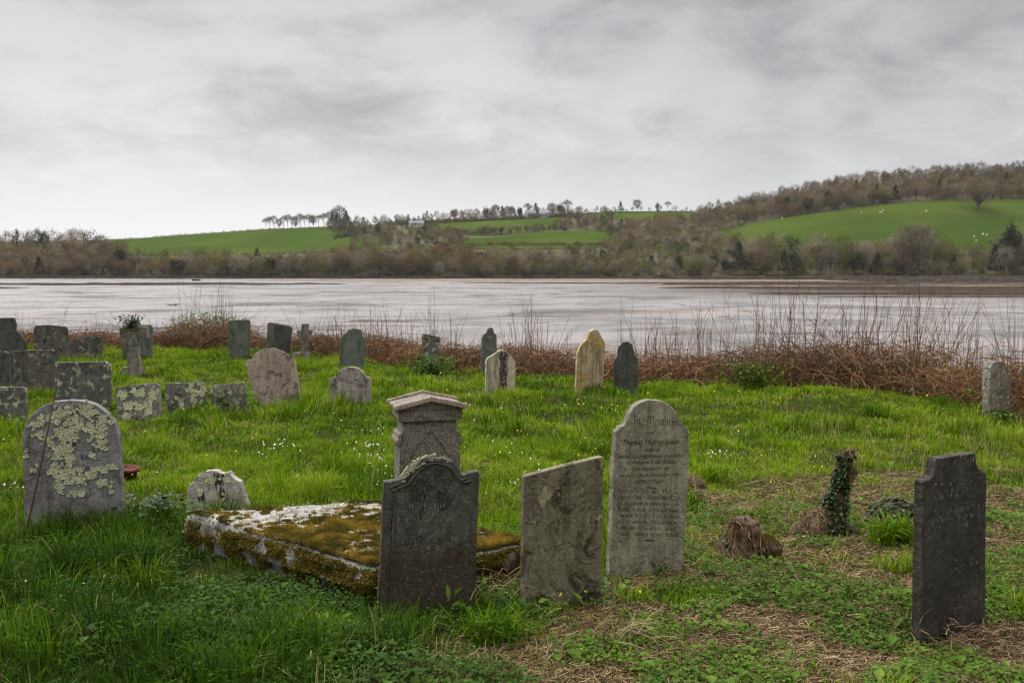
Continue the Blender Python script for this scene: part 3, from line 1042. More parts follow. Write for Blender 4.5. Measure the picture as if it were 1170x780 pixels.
def house(px, pyb, w, dp, hw, hr, wall, rz, label, chim=1):
    p, d = hill_at(px, pyb)
    e = empty('house', p, rz)
    tag(e, label, 'house')
    b = MB()
    b.box((0, 0, hw / 2 - 0.6), (w / 2, dp / 2, hw / 2 + 0.6))
    b.add([(-w / 2, -dp / 2, hw), (-w / 2, dp / 2, hw), (-w / 2, 0, hw + hr * .95), (w / 2, -dp / 2, hw), (w / 2, dp / 2, hw), (w / 2, 0, hw + hr * .95)], None, [(0, 1, 2), (3, 5, 4)])
    b.build('wall', wall, e, False)
    r = MB()
    y, ov = dp / 2 + 0.4, w / 2 + 0.3
    for s in (-1, 1):
        r.add([(-ov, s * y, hw - .15), (ov, s * y, hw - .15), (ov, 0, hw + hr), (-ov, 0, hw + hr), (-ov, s * y, hw + .05), (ov, s * y, hw + .05), (ov, 0, hw + hr + .2), (-ov, 0, hw + hr + .2)],
              [(0, 1, 2, 3), (4, 7, 6, 5), (0, 4, 5, 1), (1, 5, 6, 2), (3, 7, 4, 0)])
    ro = r.build('roof', M['slate_roof'], e, False)
    for c_ in range(chim):
        m = MB()
        m.box(((-1) ** c_ * w * 0.36, 0.1, hw + hr + .4), (.4, .4, .9))
        m.box(((-1) ** c_ * w * 0.36, 0.1, hw + hr + 1.34), (.5, .5, .05))
        m.build('chimney', wall, ro, False)
    for i_ in range(4):
        m = MB()
        m.box((-w / 2 + w * (i_ + .5) / 4, -dp / 2 - 0.02, hw * 0.55), (.5, .05, .6))
        m.build('window', M['window'], e, False)


house(476, 259.3, 13, 7, 3.2, 2.2, M['white_wall'], 0.15, 'long low white house on the hilltop left of centre', 2)
house(622, 249.2, 9, 7, 4.6, 2.4, M['white_wall'], -0.2, 'white house half hidden by hilltop pines', 1)
house(606, 250.0, 8, 7, 5.2, 3.0, M['grey_wall'], 0.3, 'grey house beside the white one among hilltop pines', 1)

M['fleece'] = plain_mat('fleece', (0.62, 0.58, 0.48), (0.75, 0.72, 0.63), 4.0, 0.95, 0.8, 0.05)


def sheep_mesh():
    b = MB()
    u, v = np.meshgrid(np.linspace(0, 2 * math.pi, 17)[:-1], np.linspace(-1, 1, 11))
    r = np.sqrt(np.maximum(1 - v ** 2, 0)) ** 0.8
    X, Y, Z = v * 0.55, np.cos(u) * r * 0.27, 0.62 + np.sin(u) * r * 0.28
    nz = 1 + 0.14 * (vnoise(X * 9, Y * 9, Z * 9, 3) - 0.5)
    V = np.stack([X * nz, Y * nz, Z], -1).reshape(-1, 3)
    i = np.arange(16 * 11).reshape(11, 16)
    q = np.stack([i[:-1], np.roll(i[:-1], -1, 1), np.roll(i[1:], -1, 1), i[1:]], -1).reshape(-1, 4)
    b.add(V, q)
    P = [[(.45, 0, .72), (.62, 0, .70), (.74, 0, .58), (.82, 0, .46)]]
    V, q = tubes(np.array(P, float), np.array([[.15, .13, .11, .06]]), 7)
    b.add(V, q)
    for x in (-.36, .34):
        for y in (-.13, .13):
            V, q = tubes(np.array([[(x, y, .5), (x + .02, y, .3), (x, y, .15), (x, y, -.02)]], float), np.array([[.08, .05, .035, .04]]), 5)
            b.add(V, q)
    for s in (-1, 1):
        b.add([(.66, s * .08, .66), (.72, s * .2, .62), (.74, s * .07, .62)], None, [(0, 1, 2)])
    return b.mesh('sheep')


_sm = sheep_mesh()
_sm.materials.append(M['fleece'])
for i_, (x, y) in enumerate([(894, 251.5), (984.6, 244.5), (1006, 245), (1009, 242.5), (1058, 243), (1113, 272.5), (1115.5, 277), (1123, 269.5), (1127.5, 270.5)]):
    p, d = hill_at(x, y)
    o = bpy.data.objects.new('sheep', _sm)
    COL.objects.link(o)
    o.location = p + np.array([0, 0, .3])
    o.rotation_euler = (0, 0, random.uniform(0, 6.28))
    o.scale = (1.5, 1.5, 1.5)
    tag(o, 'white sheep grazing on the big green pasture at right', 'sheep', 'sheep on the right-hand pasture')
# a small beached boat and a snag on the mud
def boat(px, py, d, L, label):
    p = at(px, py, d)
    b = MB()
    n = 13
    xs = np.linspace(-1, 1, n)
    wd = np.clip(1 - np.abs(xs) ** 2.4 * np.where(xs > 0, 1, .55), 0.03, 1) * 0.19 * L
    V = []
    for a_, w_ in zip(xs, wd):
        sh = 0.16 * L + 0.05 * L * a_ ** 2
        V += [(a_ * L / 2, -w_, sh), (a_ * L / 2, -w_ * .75, sh * .4), (a_ * L / 2, 0, 0.0), (a_ * L / 2, w_ * .75, sh * .4), (a_ * L / 2, w_, sh)]
    i = np.arange(n * 5).reshape(n, 5)
    q = np.stack([i[:-1, :-1], i[1:, :-1], i[1:, 1:], i[:-1, 1:]], -1).reshape(-1, 4)
    b.add(V, q)
    b.add(np.array(V).reshape(n, 5, 3)[:, [0, 4]].reshape(-1, 3) - [0, 0, .06 * L], [(2 * j, 2 * j + 2, 2 * j + 3, 2 * j + 1) for j in range(n - 1)])
    o = b.build('rowing_boat', M['dark_mud'], None)
    o.location = (p[0], p[1], -0.02)
    o.rotation_euler = (R(6), 0, R(20))
    tag(o, label, 'boat')


boat(224, 320.5, 440, 3.6, 'small dark boat beached on the mud near the far shore')
b = MB()
_P, _r = [], []
for s in range(5):
    a = random.uniform(-.4, .4)
    _P.append([(0, 0, 0), (.5 * (s - 2) * .6, a, .12), (.9 * (s - 2) * .6, a * 2, .2 + .05 * s), (1.3 * (s - 2) * .6, a * 2, .22)])
    _r.append([.14, .1, .06, .03])
V, q = tubes(np.array(_P, float), np.array(_r), 5)
b.add(V, q)
p = at(198, 349, 186)
o = b.build('driftwood', M['far_bark'])
o.location = (p[0], p[1], -.02)
tag(o, 'dark driftwood snag lying on the pale mud at left', 'driftwood')

# ------------------------------------------------------------------ gravestones
class Stone:
    """upright slab: its outline is laid out in its own plane, then given thickness, worn edges and a buried foot"""
    def __init__(s, label, outline, anchor, mat, yaw=0.0, lean=2.0, thick=0.07, rough=0.004, d=None, name='gravestone', cat='gravestone', bev=0.007, group=None, bury=0.3):
        d = d or depth_of(anchor[1])
        s.o0 = at(anchor[0], anchor[1], d)
        ps, la = R(yaw), R(lean)
        s.u = np.array([math.cos(ps), math.sin(ps), 0])
        nb = np.array([-math.sin(ps), math.cos(ps), 0])
        s.v = math.cos(la) * np.array([0, 0, 1.0]) + math.sin(la) * nb
        s.n = np.cross(s.v, s.u)
        s.out = [s.loc(*p) for p in outline]
        s.thick = thick
        pts = [np.array(s.out[0]) - [0, bury]] + [np.array(p) for p in s.out] + [np.array(s.out[-1]) - [0, bury]]
        pts = s.dense(pts, max(0.02, d * 0.0025), rough)
        me = s.slab(pts, 0, thick, bev)
        s.ob = link(name, me, mat)
        s.ob.matrix_world = Matrix([[*s.u, 0], [*s.n, 0], [*s.v, 0], [*s.o0, 1]]).transposed()
        tag(s.ob, label, cat, group)

    def loc(s, px, py):
        r = ray(px, py)
        A = np.stack([s.u, s.v, -r], 1)
        a, b, _ = np.linalg.solve(A, np.array([0, 0, CAMZ]) - s.o0)
        return a, b

    @staticmethod
    def dense(pts, step, amp):
        out = []
        for p, q in zip(pts[:-1], pts[1:]):
            n = max(1, int(np.linalg.norm(q - p) / step))
            for k_ in range(n):
                out.append(p + (q - p) * k_ / n)
        out.append(pts[-1])
        out = np.array(out)
        s0 = random.uniform(0, 99)
        L = np.concatenate([[0], np.cumsum(np.linalg.norm(np.diff(out, axis=0), axis=1))])
        t = np.gradient(out, axis=0)
        t /= np.linalg.norm(t, axis=1, keepdims=True) + 1e-9
        nn = np.stack([-t[:, 1], t[:, 0]], -1)
        w = (fbm(L / 0.06, L * 0 + s0, octv=3, seed=5) - 0.5) * 2 * amp
        w -= amp * 2.2 * sstep(0.66, 0.82, fbm(L / 0.09, L * 0 + s0 + 30, octv=2, seed=9))
        return out + nn * w[:, None]

    @staticmethod
    def slab(pts, y0, y1, bev):
        """pts run clockwise from the bottom left over the top to the bottom right"""
        P = np.asarray(pts)
        n = len(P)
        t = np.roll(P, -1, 0) - np.roll(P, 1, 0)
        t /= np.linalg.norm(t, axis=1, keepdims=True) + 1e-9
        inn = np.stack([t[:, 1], -t[:, 0]], -1)
        sg = 1 if y1 > y0 else -1
        rings = []
        for ins, y in ((bev, y0), (bev * .3, y0 + sg * bev * .3), (0, y0 + sg * bev), (0, (y0 + y1) / 2), (0, y1 - sg * bev), (bev, y1)):
            q = P + inn * ins
            rings.append(np.stack([q[:, 0], np.full(n, y), q[:, 1]], -1))
        rings[3][:, [0, 2]] += (np.random.default_rng(n).normal(0, .0018, (n, 2)))
        V = np.concatenate(rings)
        faces = [tuple(range(n))[::-1], tuple(range(5 * n, 6 * n))]
        for k_ in range(5):
            for i in range(n):
                j = (i + 1) % n
                faces.append((k_ * n + i, k_ * n + j, (k_ + 1) * n + j, (k_ + 1) * n + i))
        me = bpy.data.meshes.new('slab')
        me.from_pydata(V.tolist(), [], faces)
        me.update()
        return me

    def inscription(s, mat, lines, name='inscription'):
        """lines: (text, px centre, px baseline, px width, px cap height, shear, tilt degrees)"""
        VV, FF, n0 = [], [], 0
        for txt, cx, cy, w, h, sh, tl in lines:
            c = s.loc(cx, cy)
            e = s.loc(cx + w / 2, cy)
            f = s.loc(cx, cy - h)
            W_, H_ = abs(e[0] - c[0]) * 2, abs(f[1] - c[1])
            V, T = text_geo(txt, sh)
            V = V.copy()
            x0, x1 = V[:, 0].min(), V[:, 0].max()
            V[:, 0] = (V[:, 0] - (x0 + x1) / 2) * W_ / max(x1 - x0, 1e-6)
            V[:, 1] = V[:, 1] / 0.69 * H_
            ca, sa = math.cos(R(tl)), math.sin(R(tl))
            X = c[0] + V[:, 0] * ca - V[:, 1] * sa
            Z = c[1] + V[:, 0] * sa + V[:, 1] * ca
            VV.append(np.stack([X, np.full(len(X), -0.0018), Z], -1))
            FF += [tuple(n0 + i for i in t) for t in T]
            n0 += len(X)
        me = bpy.data.meshes.new(name)
        me.from_pydata(np.concatenate(VV).tolist(), [], FF)
        me.update()
        return link(name, me, mat, s.ob)

    def polys(s, mat, quads, name='inscription'):
        """flat strokes given in the plane of the stone"""
        V = np.array(quads).reshape(-1, 2)
        me = mk_mesh(name, np.stack([V[:, 0], np.full(len(V), -0.0022), V[:, 1]], -1), np.arange(len(V)).reshape(-1, 4))
        return link(name, me, mat, s.ob)

    def lines_worn(s, rows, rs, h, keep=0.8):
        """rows of worn, no longer readable letter strokes: (px x0, px x1, px y)"""
        out = []
        for x0, x1, y, y2 in rows:
            a, b = np.array(s.loc(x0, y)), np.array(s.loc(x1, y2))
            L = np.linalg.norm(b - a)
            d = (b - a) / L
            nn = np.array([-d[1], d[0]])
            t = 0.0
            while t < L:
                g = rs.choice([0, 0, 0, 1, 2])
                if rs.random() < 0.15:
                    t += h * 0.9
                    continue
                hh = h * (1.0 if rs.random() < .75 else 1.5)
                w = h * 0.16
                p = a + d * t
                if rs.random() < keep:
                    if g == 0:
                        out.append([p, p + d * w, p + d * w + nn * hh, p + nn * hh])
                    elif g == 1:
                        out.append([p, p + d * w, p + d * (w + h * .35) + nn * hh, p + d * h * .35 + nn * hh])
                    else:
                        for k_ in (0, 0.85):
                            out.append([p + nn * hh * k_, p + d * h * .5 + nn * hh * k_, p + d * h * .5 + nn * (hh * k_ + w * .8), p + nn * (hh * k_ + w * .8)])
                        out.append([p, p + d * w, p + d * w + nn * hh, p + nn * hh])
                t += h * rs.uniform(.42, .62)
        return out


_TXT = {}


def text_geo(txt, shear):
    if (txt, shear) in _TXT:
        return _TXT[(txt, shear)]
    cu = bpy.data.curves.new('lettering', 'FONT')
    cu.body = txt
    cu.shear = shear
    cu.resolution_u = 3
    ob = bpy.data.objects.new('lettering', cu)
    COL.objects.link(ob)
    dg = bpy.context.evaluated_depsgraph_get()
    me = bpy.data.meshes.new_from_object(ob.evaluated_get(dg))
    V = np.array([v.co[:] for v in me.vertices])
    T = [tuple(p.vertices) for p in me.polygons]
    bpy.data.objects.remove(ob)
    bpy.data.curves.remove(cu)
    bpy.data.meshes.remove(me)
    _TXT[(txt, shear)] = (V, T)
    return V, T


def worn_ink(name, col, gap):
    k = NT(name)
    v = k.coords(rnd=False)
    p = k.n("ShaderNodeBsdfPrincipled")
    p.inputs["Base Color"].default_value = (*col, 1)
    p.inputs["Roughness"].default_value = 0.9
    tr = k.n("ShaderNodeBsdfTransparent")
    mx = k.n("ShaderNodeMixShader")
    k.t.links.new(k.rng(k.noise(v, 28.0, 4, 0.6), gap, gap + 0.12, 0.0, 0.95), mx.inputs[0])
    k.t.links.new(tr.outputs[0], mx.inputs[1])
    k.t.links.new(p.outputs[0], mx.inputs[2])
    k.t.links.new(mx.outputs[0], k.out.inputs[0])
    return k.m


M['ink'] = worn_ink('worn_cut_letters', (0.012, 0.010, 0.007), 0.30)
M['ink_faint'] = worn_ink('faint_cut_letters', (0.018, 0.016, 0.012), 0.46)
M['ink_pale'] = worn_ink('pale_worn_letters', (0.20, 0.19, 0.15), 0.40)
M['lichen'] = veg_mat('crust_lichen', [(0, (0.20, 0.17, 0.08)), (0.3, (0.40, 0.385, 0.235)), (0.7, (0.56, 0.55, 0.38)), (1, (0.68, 0.68, 0.54))], 0.0, 0.95, 0.1)
M['moss'] = veg_mat('cushion_moss', [(0, (0.040, 0.048, 0.010)), (0.35, (0.135, 0.100, 0.014)), (0.7, (0.27, 0.180, 0.022)), (1, (0.40, 0.28, 0.05))], 0.15, 0.85, 0.15)


def flakes(P, Nm, r, rs):
    P, Nm, r = np.asarray(P, float), np.asarray(Nm, float), np.asarray(r, float)
    n, K = len(P), 11
    ref = np.where(np.abs(Nm[:, 2:3]) > .9, np.array([1.0, 0, 0]), np.array([0, 0, 1.0]))
    A = np.cross(Nm, ref)
    A /= np.linalg.norm(A, axis=1, keepdims=True)
    B = np.cross(Nm, A)
    an = np.arange(K) * 2 * math.pi / K + rs.uniform(0, 6, (n, 1))
    rad = r[:, None] * rs.uniform(0.62, 1.25, (n, K))
    rim = P[:, None] + (np.cos(an) * rad)[..., None] * A[:, None] + (np.sin(an) * rad)[..., None] * B[:, None] + (rs.uniform(0.002, 0.011, (n, K)))[..., None] * Nm[:, None]
    mid = P[:, None] + (rim - P[:, None]) * 0.55 + 0.0025 * Nm[:, None]
    cen = (P + Nm * 0.0012)[:, None]
    V = np.concatenate([cen, mid, rim], 1)
    S = 1 + 2 * K
    base = np.arange(n)[:, None] * S
    j = np.arange(K)
    T1 = np.stack([np.zeros(K, int), 1 + j, 1 + (j + 1) % K], -1)
    T2 = np.stack([1 + j, 1 + K + j, 1 + K + (j + 1) % K], -1)
    T3 = np.stack([1 + j, 1 + K + (j + 1) % K, 1 + (j + 1) % K], -1)
    T = np.concatenate([T1, T2, T3])
    T = (base[:, :, None] + T[None]).reshape(-1, 3)
    t0 = rs.uniform(.35, .9, (n, 1))
    tone = np.concatenate([t0 * .1, np.broadcast_to(t0 * .55, (n, K)) * rs.uniform(.4, 1.2, (n, K)), np.clip(t0 + rs.uniform(0, .3, (n, K)), 0, 1)], 1)
    return V.reshape(-1, 3), T, tone.ravel()


def lichen_on(st, spots, seed, dens=1.0, rmin=.008, rmax=.02):
    """spots: (px x, px y, px rx, px ry, count) patches of lichen on the face of a stone"""
    rs = np.random.default_rng(seed)
    P, r = [], []
    for x, y, rx, ry, n in spots:
        for _ in range(int(n * dens)):
            g = rs.normal(0, .5, 2)
            a, b = st.loc(x + g[0] * rx, y + g[1] * ry)
            P.append((a, -0.0005 - rs.uniform(0, .002), b))
            r.append(rs.uniform(rmin, rmax))
    V, T, tn = flakes(P, np.tile([0, -1.0, 0], (len(P), 1)), r, rs)
    return link('lichen', mk_mesh('lichen', V, None, T, tn, False), M['lichen'], st.ob)


SM = {
    'slate': stone_mat('dark_slate', (0.075, 0.075, 0.070), (0.115, 0.11, 0.10), (0.03, 0.024, 0.018), .6, (0.34, 0.34, 0.24), .66, 9, .35, .55),
    'slate_lichen': stone_mat('lichened_slate', (0.10, 0.095, 0.085), (0.165, 0.155, 0.135), (0.035, 0.03, 0.022), .5, (0.46, 0.45, 0.30), .555, 10, .7, .5),
    'mottled': stone_mat('mottled_slate', (0.095, 0.085, 0.072), (0.15, 0.135, 0.11), (0.022, 0.019, 0.014), .85, (0.33, 0.31, 0.21), .575, 12, .5, .5),
    'crusty': stone_mat('lichen_crusted_stone', (0.15, 0.14, 0.125), (0.23, 0.21, 0.185), (0.045, 0.036, 0.028), .75, (0.46, 0.44, 0.28), .56, 12, .8, .4),
    'grey_front': stone_mat('purple_grey_slate', (0.18, 0.168, 0.165), (0.27, 0.25, 0.24), (0.06, 0.045, 0.033), .5, (0.42, 0.40, 0.30), .655, 16, .45, .35, ((0.07, 0.055, 0.04), .05, .8)),
    'black_front': stone_mat('blackened_slate', (0.066, 0.063, 0.052), (0.104, 0.098, 0.078), (0.026, 0.018, 0.012), .7, (0.25, 0.24, 0.17), .69, 14, .3, .55, ((0.050, 0.034, 0.021), .36, .85)),
    'olive': stone_mat('olive_slate', (0.125, 0.110, 0.070), (0.205, 0.18, 0.112), (0.034, 0.024, 0.014), .9, (0.33, 0.28, 0.16), .60, 8, .3, .45),
    'memory': stone_mat('grey_green_slate', (0.205, 0.19, 0.135), (0.33, 0.305, 0.22), (0.11, 0.09, 0.058), .5, (0.38, 0.36, 0.28), .70, 7, .12, .6),
    'dark_right': stone_mat('dark_brown_slate', (0.040, 0.035, 0.029), (0.064, 0.056, 0.046), (0.018, 0.014, 0.011), .5, (0.24, 0.195, 0.11), .70, 16, .9, .55),
    'pink': stone_mat('pinkish_granite', (0.42, 0.30, 0.235), (0.56, 0.43, 0.345), (0.06, 0.042, 0.033), .85, (0.48, 0.43, 0.34), .66, 9, .2, .5, None, .35),
    'pink_black': stone_mat('blotched_granite', (0.46, 0.38, 0.33), (0.58, 0.49, 0.43), (0.04, 0.03, 0.025), .9, (0.5, 0.46, 0.38), .62, 9, .2, .85, None, .35),
    'granite': stone_mat('speckled_granite', (0.24, 0.20, 0.16), (0.34, 0.285, 0.23), (0.095, 0.07, 0.048), .7, (0.45, 0.43, 0.34), .70, 9, .1, .3, None, .75),
    'greenish': stone_mat('green_grey_slate', (0.12, 0.13, 0.11), (0.175, 0.185, 0.155), (0.05, 0.05, 0.035), .4, (0.40, 0.38, 0.26), .66, 11, .35, .6),
    'yellow': stone_mat('ochre_stone', (0.46, 0.35, 0.19), (0.60, 0.48, 0.29), (0.13, 0.10, 0.07), .5, (0.52, 0.33, 0.10), .54, 7, .3, .85),
    'stripe': stone_mat('pale_streaked_stone', (0.52, 0.43, 0.31), (0.60, 0.51, 0.39), (0.06, 0.048, 0.036), .25, (0.45, 0.29, 0.10), .64, 8, .2, .9),
    'tomb': stone_mat('old_tomb_stone', (0.20, 0.185, 0.165), (0.33, 0.31, 0.28), (0.075, 0.055, 0.03), .9, (0.40, 0.385, 0.29), .57, 9, .6, .0),
    'foot': stone_mat('pale_footstone', (0.40, 0.335, 0.30), (0.50, 0.43, 0.39), (0.09, 0.07, 0.055), .7, (0.50, 0.48, 0.34), .60, 9, .5, .3),
    'cross': stone_mat('grey_cross_stone', (0.20, 0.178, 0.145), (0.28, 0.25, 0.21), (0.06, 0.046, 0.034), .7, (0.44, 0.42, 0.30), .59, 13, .6, .7),
}
_rs = random.Random(3)
# -- the back left corner
Stone('dark slate gravestone with one curved shoulder at the far left edge behind the others', [(-16, 426), (-14, 366), (2, 363), (16, 363), (18, 370), (18, 377), (24, 382), (30, 391), (31, 426)], (8, 428), SM['slate'], 6, 3)
Stone('square-topped dark gravestone behind the mottled one in the back left corner', [(39, 425), (38, 378), (40, 372), (55, 371), (75, 373), (77, 376), (77, 425)], (58, 420), SM['mottled'], 5, 2)
Stone('low gravestone with a sloping top rising to the right, beside the square dark one', [(79, 416), (77, 392), (78, 389), (97, 385), (115, 381), (116, 383), (117, 416)], (97, 416), SM['mottled'], 8, 4)
Stone('brown and black mottled square gravestone in front of the square dark one', [(12, 455), (12, 402), (14, 401), (58, 399), (62, 401), (62, 456)], (37, 453), SM['mottled'], 4, 3, .08)
Stone('dark narrow gravestone cut by the left frame edge, left of the mottled one', [(-30, 447), (-28, 402), (4, 401), (10, 403), (11, 447)], (-5, 448), SM['slate'], 0, 2)
_s = Stone('upright grey slate gravestone with pale lichen specks directly behind the round-topped lichened one', [(63, 472), (62, 416), (64, 414), (120, 413), (126, 416), (126, 472)], (95, 470), SM['slate_lichen'], 3, 2)
_s.polys(M['ink_faint'], _s.lines_worn([(76, 116, 428, 427), (72, 118, 436, 436), (80, 112, 445, 444)], _rs, .05))
Stone('low dark gravestone at the left frame edge with lichen spots, nearest of the left group', [(-24, 494), (-22, 443), (-2, 442), (25, 442), (29, 444), (30, 492)], (5, 491), SM['slate_lichen'], 4, 3)
# -- round-topped front left stone
S7 = Stone('big round-topped grey gravestone covered in pale yellow lichen at front left',
           [(28, 606), (26, 532), (25, 499), (28, 487), (35, 475.6), (46, 465), (61, 458.6), (79.5, 456.8), (96, 458), (109, 462), (121, 470.5), (131, 482.8), (136, 499), (138, 532), (141, 606)],
           (84, 613), SM['grey_front'], 8, 3, .09, .004)
lichen_on(S7, [(73, 470, 12, 6, 40), (98, 468, 9, 8, 34), (44, 484, 9, 5, 24), (45, 497, 6, 3, 12), (66, 478, 9, 6, 20), (85, 485, 12, 8, 40), (76, 496, 14, 9, 60), (104, 490, 6, 10, 30), (117, 478, 6, 7, 22), (116, 494, 5, 8, 20),
               (114, 508, 8, 6, 30), (72, 512, 12, 7, 44), (64, 520, 5, 4, 14), (78, 523, 8, 4, 26), (62, 537, 6, 8, 34), (76, 541, 12, 10, 60), (92, 546, 11, 9, 50), (104, 542, 6, 5, 22), (69, 556, 5, 7, 16), (90, 563, 8, 4, 22),
               (117, 552, 7, 5, 20), (108, 536, 5, 3, 8), (120, 536, 7, 4, 16), (131, 533, 4, 2, 6), (105, 521, 3, 3, 8), (58, 504, 8, 10, 14), (52, 475, 8, 4, 10), (128, 563, 3, 2, 4), (32, 520, 4, 5, 5), (38, 535, 5, 4, 6)], 4, 1.05)
S7.inscription(M['ink'], [('EER', 101, 524.5, 16, 5, 0, 0), ('1818', 103, 536.5, 17, 4.5, 0, 0), ('B', 85, 509, 4, 5, 0, 0)])
S7.polys(M['ink_faint'], S7.lines_worn([(88, 112, 516, 516), (74, 92, 552, 552)], _rs, .022))
# -- the cross with an ivy top and the stone behind it
def cross(label, outline, anchor, plinth, mat, yaw, th):
    e = Stone(label, outline, anchor, mat, yaw, 1, th, .005, name='stone_cross', cat='grave cross')
    a, b = e.loc(*plinth[0]), e.loc(*plinth[1])
    w = abs(b[0] - a[0])
    m = MB()
    m.box(((a[0] + b[0]) / 2, th / 2, a[1] - .12), (w / 2, w * .36, .22), taper=.78)
    o = link('plinth', m.mesh('plinth', False), mat, e.ob)
    return e


S8 = cross('weathered stone cross on a flared foot with a green plant growing on its top', [(143, 434), (146, 405), (147, 386), (136.5, 385.5), (136.5, 375), (147, 373.5), (147.5, 366), (157, 365), (157, 373), (168, 373), (168, 386), (157, 386), (157.5, 405), (160, 434)], (151, 431), [(137, 425), (163, 425)], SM['cross'], 6, .2)
Stone('tall grey-green gravestone standing right behind the stone cross', [(139, 413), (140, 373), (150, 371), (172, 371), (174, 374), (174, 413)], (157, 412), SM['greenish'], 3, 1)
# -- row of three low lichened stones and the pink one
_s = Stone('low leaning gravestone with thick yellow-green lichen, leftmost of the low row of three', [(134, 486), (131, 444), (133, 442.5), (160, 438.5), (178, 437.5), (182, 440), (185, 482)], (159, 482), SM['crusty'], 4, 8, .08)
lichen_on(_s, [(140, 452, 6, 6, 14), (160, 449, 9, 5, 22), (174, 450, 6, 8, 18), (152, 463, 9, 7, 24), (168, 466, 9, 7, 26), (146, 476, 6, 5, 14)], 12, 1, .015, .035)
_s = Stone('low square gravestone with a lichen strip, middle of the low row of three', [(190, 478), (188, 439), (190, 437.5), (214, 437), (231, 436.5), (233, 438.5), (236, 476)], (213, 475), SM['crusty'], 4, 6, .08)
lichen_on(_s, [(219, 445, 5, 7, 18), (222, 456, 5, 8, 20), (230, 447, 4, 8, 10), (206, 462, 8, 6, 16)], 13, 1, .015, .035)
Stone('low grey gravestone half hidden by green weeds, rightmost of the low row of three', [(243, 480), (239.8, 442), (241.5, 440), (262, 438), (279, 436), (281, 445), (282, 477)], (260, 476), SM['crusty'], 6, 6, .08)
Stone('leaning pinkish granite gravestone with rounded top and one white spot', [(293, 466), (289, 452), (280.4, 415), (281, 411), (287, 410.8), (289, 408), (292.3, 403.3), (300.5, 399.2), (310.8, 397.2), (322, 400), (328.2, 404.5), (331, 406.5), (334.5, 403.3), (336.5, 412), (345, 463)], (317, 465), SM['pink'], 5, 7, .1)
Stone('tall square greenish gravestone between the bramble mound and the cracked stone', [(261, 412), (261, 367), (263, 365.5), (284, 365), (286, 367), (285, 412)], (273, 411), SM['greenish'], 2, 1)
S15 = Stone('split grey-green gravestone with a broken front layer leaning off it', [(304, 406), (305.5, 370), (308, 368), (330, 371.5), (332, 373), (330, 406)], (318, 406), SM['greenish'], 2, 2, .09)
_p = [np.array(S15.loc(*q)) for q in [(312.5, 409), (314, 370.2), (333, 373.2), (334.5, 375), (331, 409)]]
_me = Stone.slab(Stone.dense(_p, .04, .006), -.07, -.02, .008)
o = link('broken_layer', _me, SM['slate'], S15.ob)
S16 = cross('small pale stone cross on a ledge beside the split gravestone', [(342.5, 410), (343.5, 384), (339, 383), (339, 377), (344, 377), (344.3, 370), (352.5, 369.5), (352.3, 377), (357, 376.5), (357, 382.5), (352, 383.5), (350.5, 410)], (346, 408), [(334, 407), (356, 407)], SM['cross'], 8, .14)
# -- middle distance
Stone('dark grey-green gravestone with a domed worn top behind the black-blotched granite one', [(387, 428), (388.5, 391), (391, 384), (395, 381), (398, 377), (404, 375), (412, 376.5), (414, 383), (417, 387), (417.5, 400), (415, 428)], (401, 427), SM['greenish'], -4, 1)
Stone('small pink granite gravestone with black blotches and square shoulders', [(377, 468), (376.5, 433), (380, 431.5), (384.5, 431), (386, 426), (391, 421), (400, 418.7), (408, 420), (414, 424), (418, 430.5), (423, 431.5), (424, 435), (423.5, 467)], (400, 466), SM['pink_black'], 2, 3, .1)
Stone('small greenish gravestone with lichen flecks and ivy at its foot by the brambles', [(483, 426), (482, 383), (483.5, 381.5), (500, 384), (503, 385.5), (502, 426)], (492, 423), SM['slate_lichen'], -6, 3)
Stone('slim grey-green gravestone with a pointed shouldered top behind the pale pointed one', [(549, 430), (550.5, 386), (552, 382), (556, 380), (557, 376), (560, 374), (563.5, 375), (564.5, 380), (567.5, 383), (567, 430)], (558, 428), SM['greenish'], 8, 1)
S21 = Stone('short pale pointed gravestone with a black stripe down its middle', [(555, 454), (555, 414), (557, 409), (566, 403.5), (572, 399.5), (576, 400), (581, 404), (588, 411), (589, 414), (588.5, 452)], (572, 453), SM['stripe'], 10, 2, .09)
M['soot'] = worn_ink('black_algae', (0.03, 0.025, 0.02), .41)
_q = []
for _k in range(10):
    y0, y1 = 401 + _k * 5, 406 + _k * 5
    w0 = 5.6 + 1.3 * math.sin(_k * 1.7) - .25 * _k
    w1 = 5.6 + 1.3 * math.sin((_k + 1) * 1.7) - .25 * (_k + 1)
    _q.append([S21.loc(575.5 - w0, y0 if _k else 402), S21.loc(575.5 - w1, y1), S21.loc(575.5 + w1, y1), S21.loc(575.5 + w0, y0 if _k else 402)])
S21.polys(M['soot'], _q[:-1], 'algae_stripe')
Stone('ochre-yellow gravestone with a worn pointed top', [(658, 449), (660, 402), (664, 394.5), (666, 391.5), (671, 387.5), (674, 379), (679, 376), (684, 377.5), (687, 384), (691, 391), (692, 398), (688, 449)], (673, 447), SM['yellow'], 12, 2, .12)
Stone('small dark round-topped gravestone right of the ochre one', [(702, 451), (701, 413), (705, 407), (706, 397), (712, 391), (717, 390), (722, 393), (724, 399), (725, 405), (728.5, 409), (730, 451)], (716, 450), SM['slate'], -5, 2, .08)
Stone('thick grey leaning gravestone alone before the brambles at the right edge', [(1131, 480), (1131, 440), (1132, 420), (1135, 413.5), (1141, 412.5), (1146, 415), (1150, 424), (1154.5, 432), (1155, 440), (1154, 478)], (1142, 477), SM['cross'], 12, 2, .18)
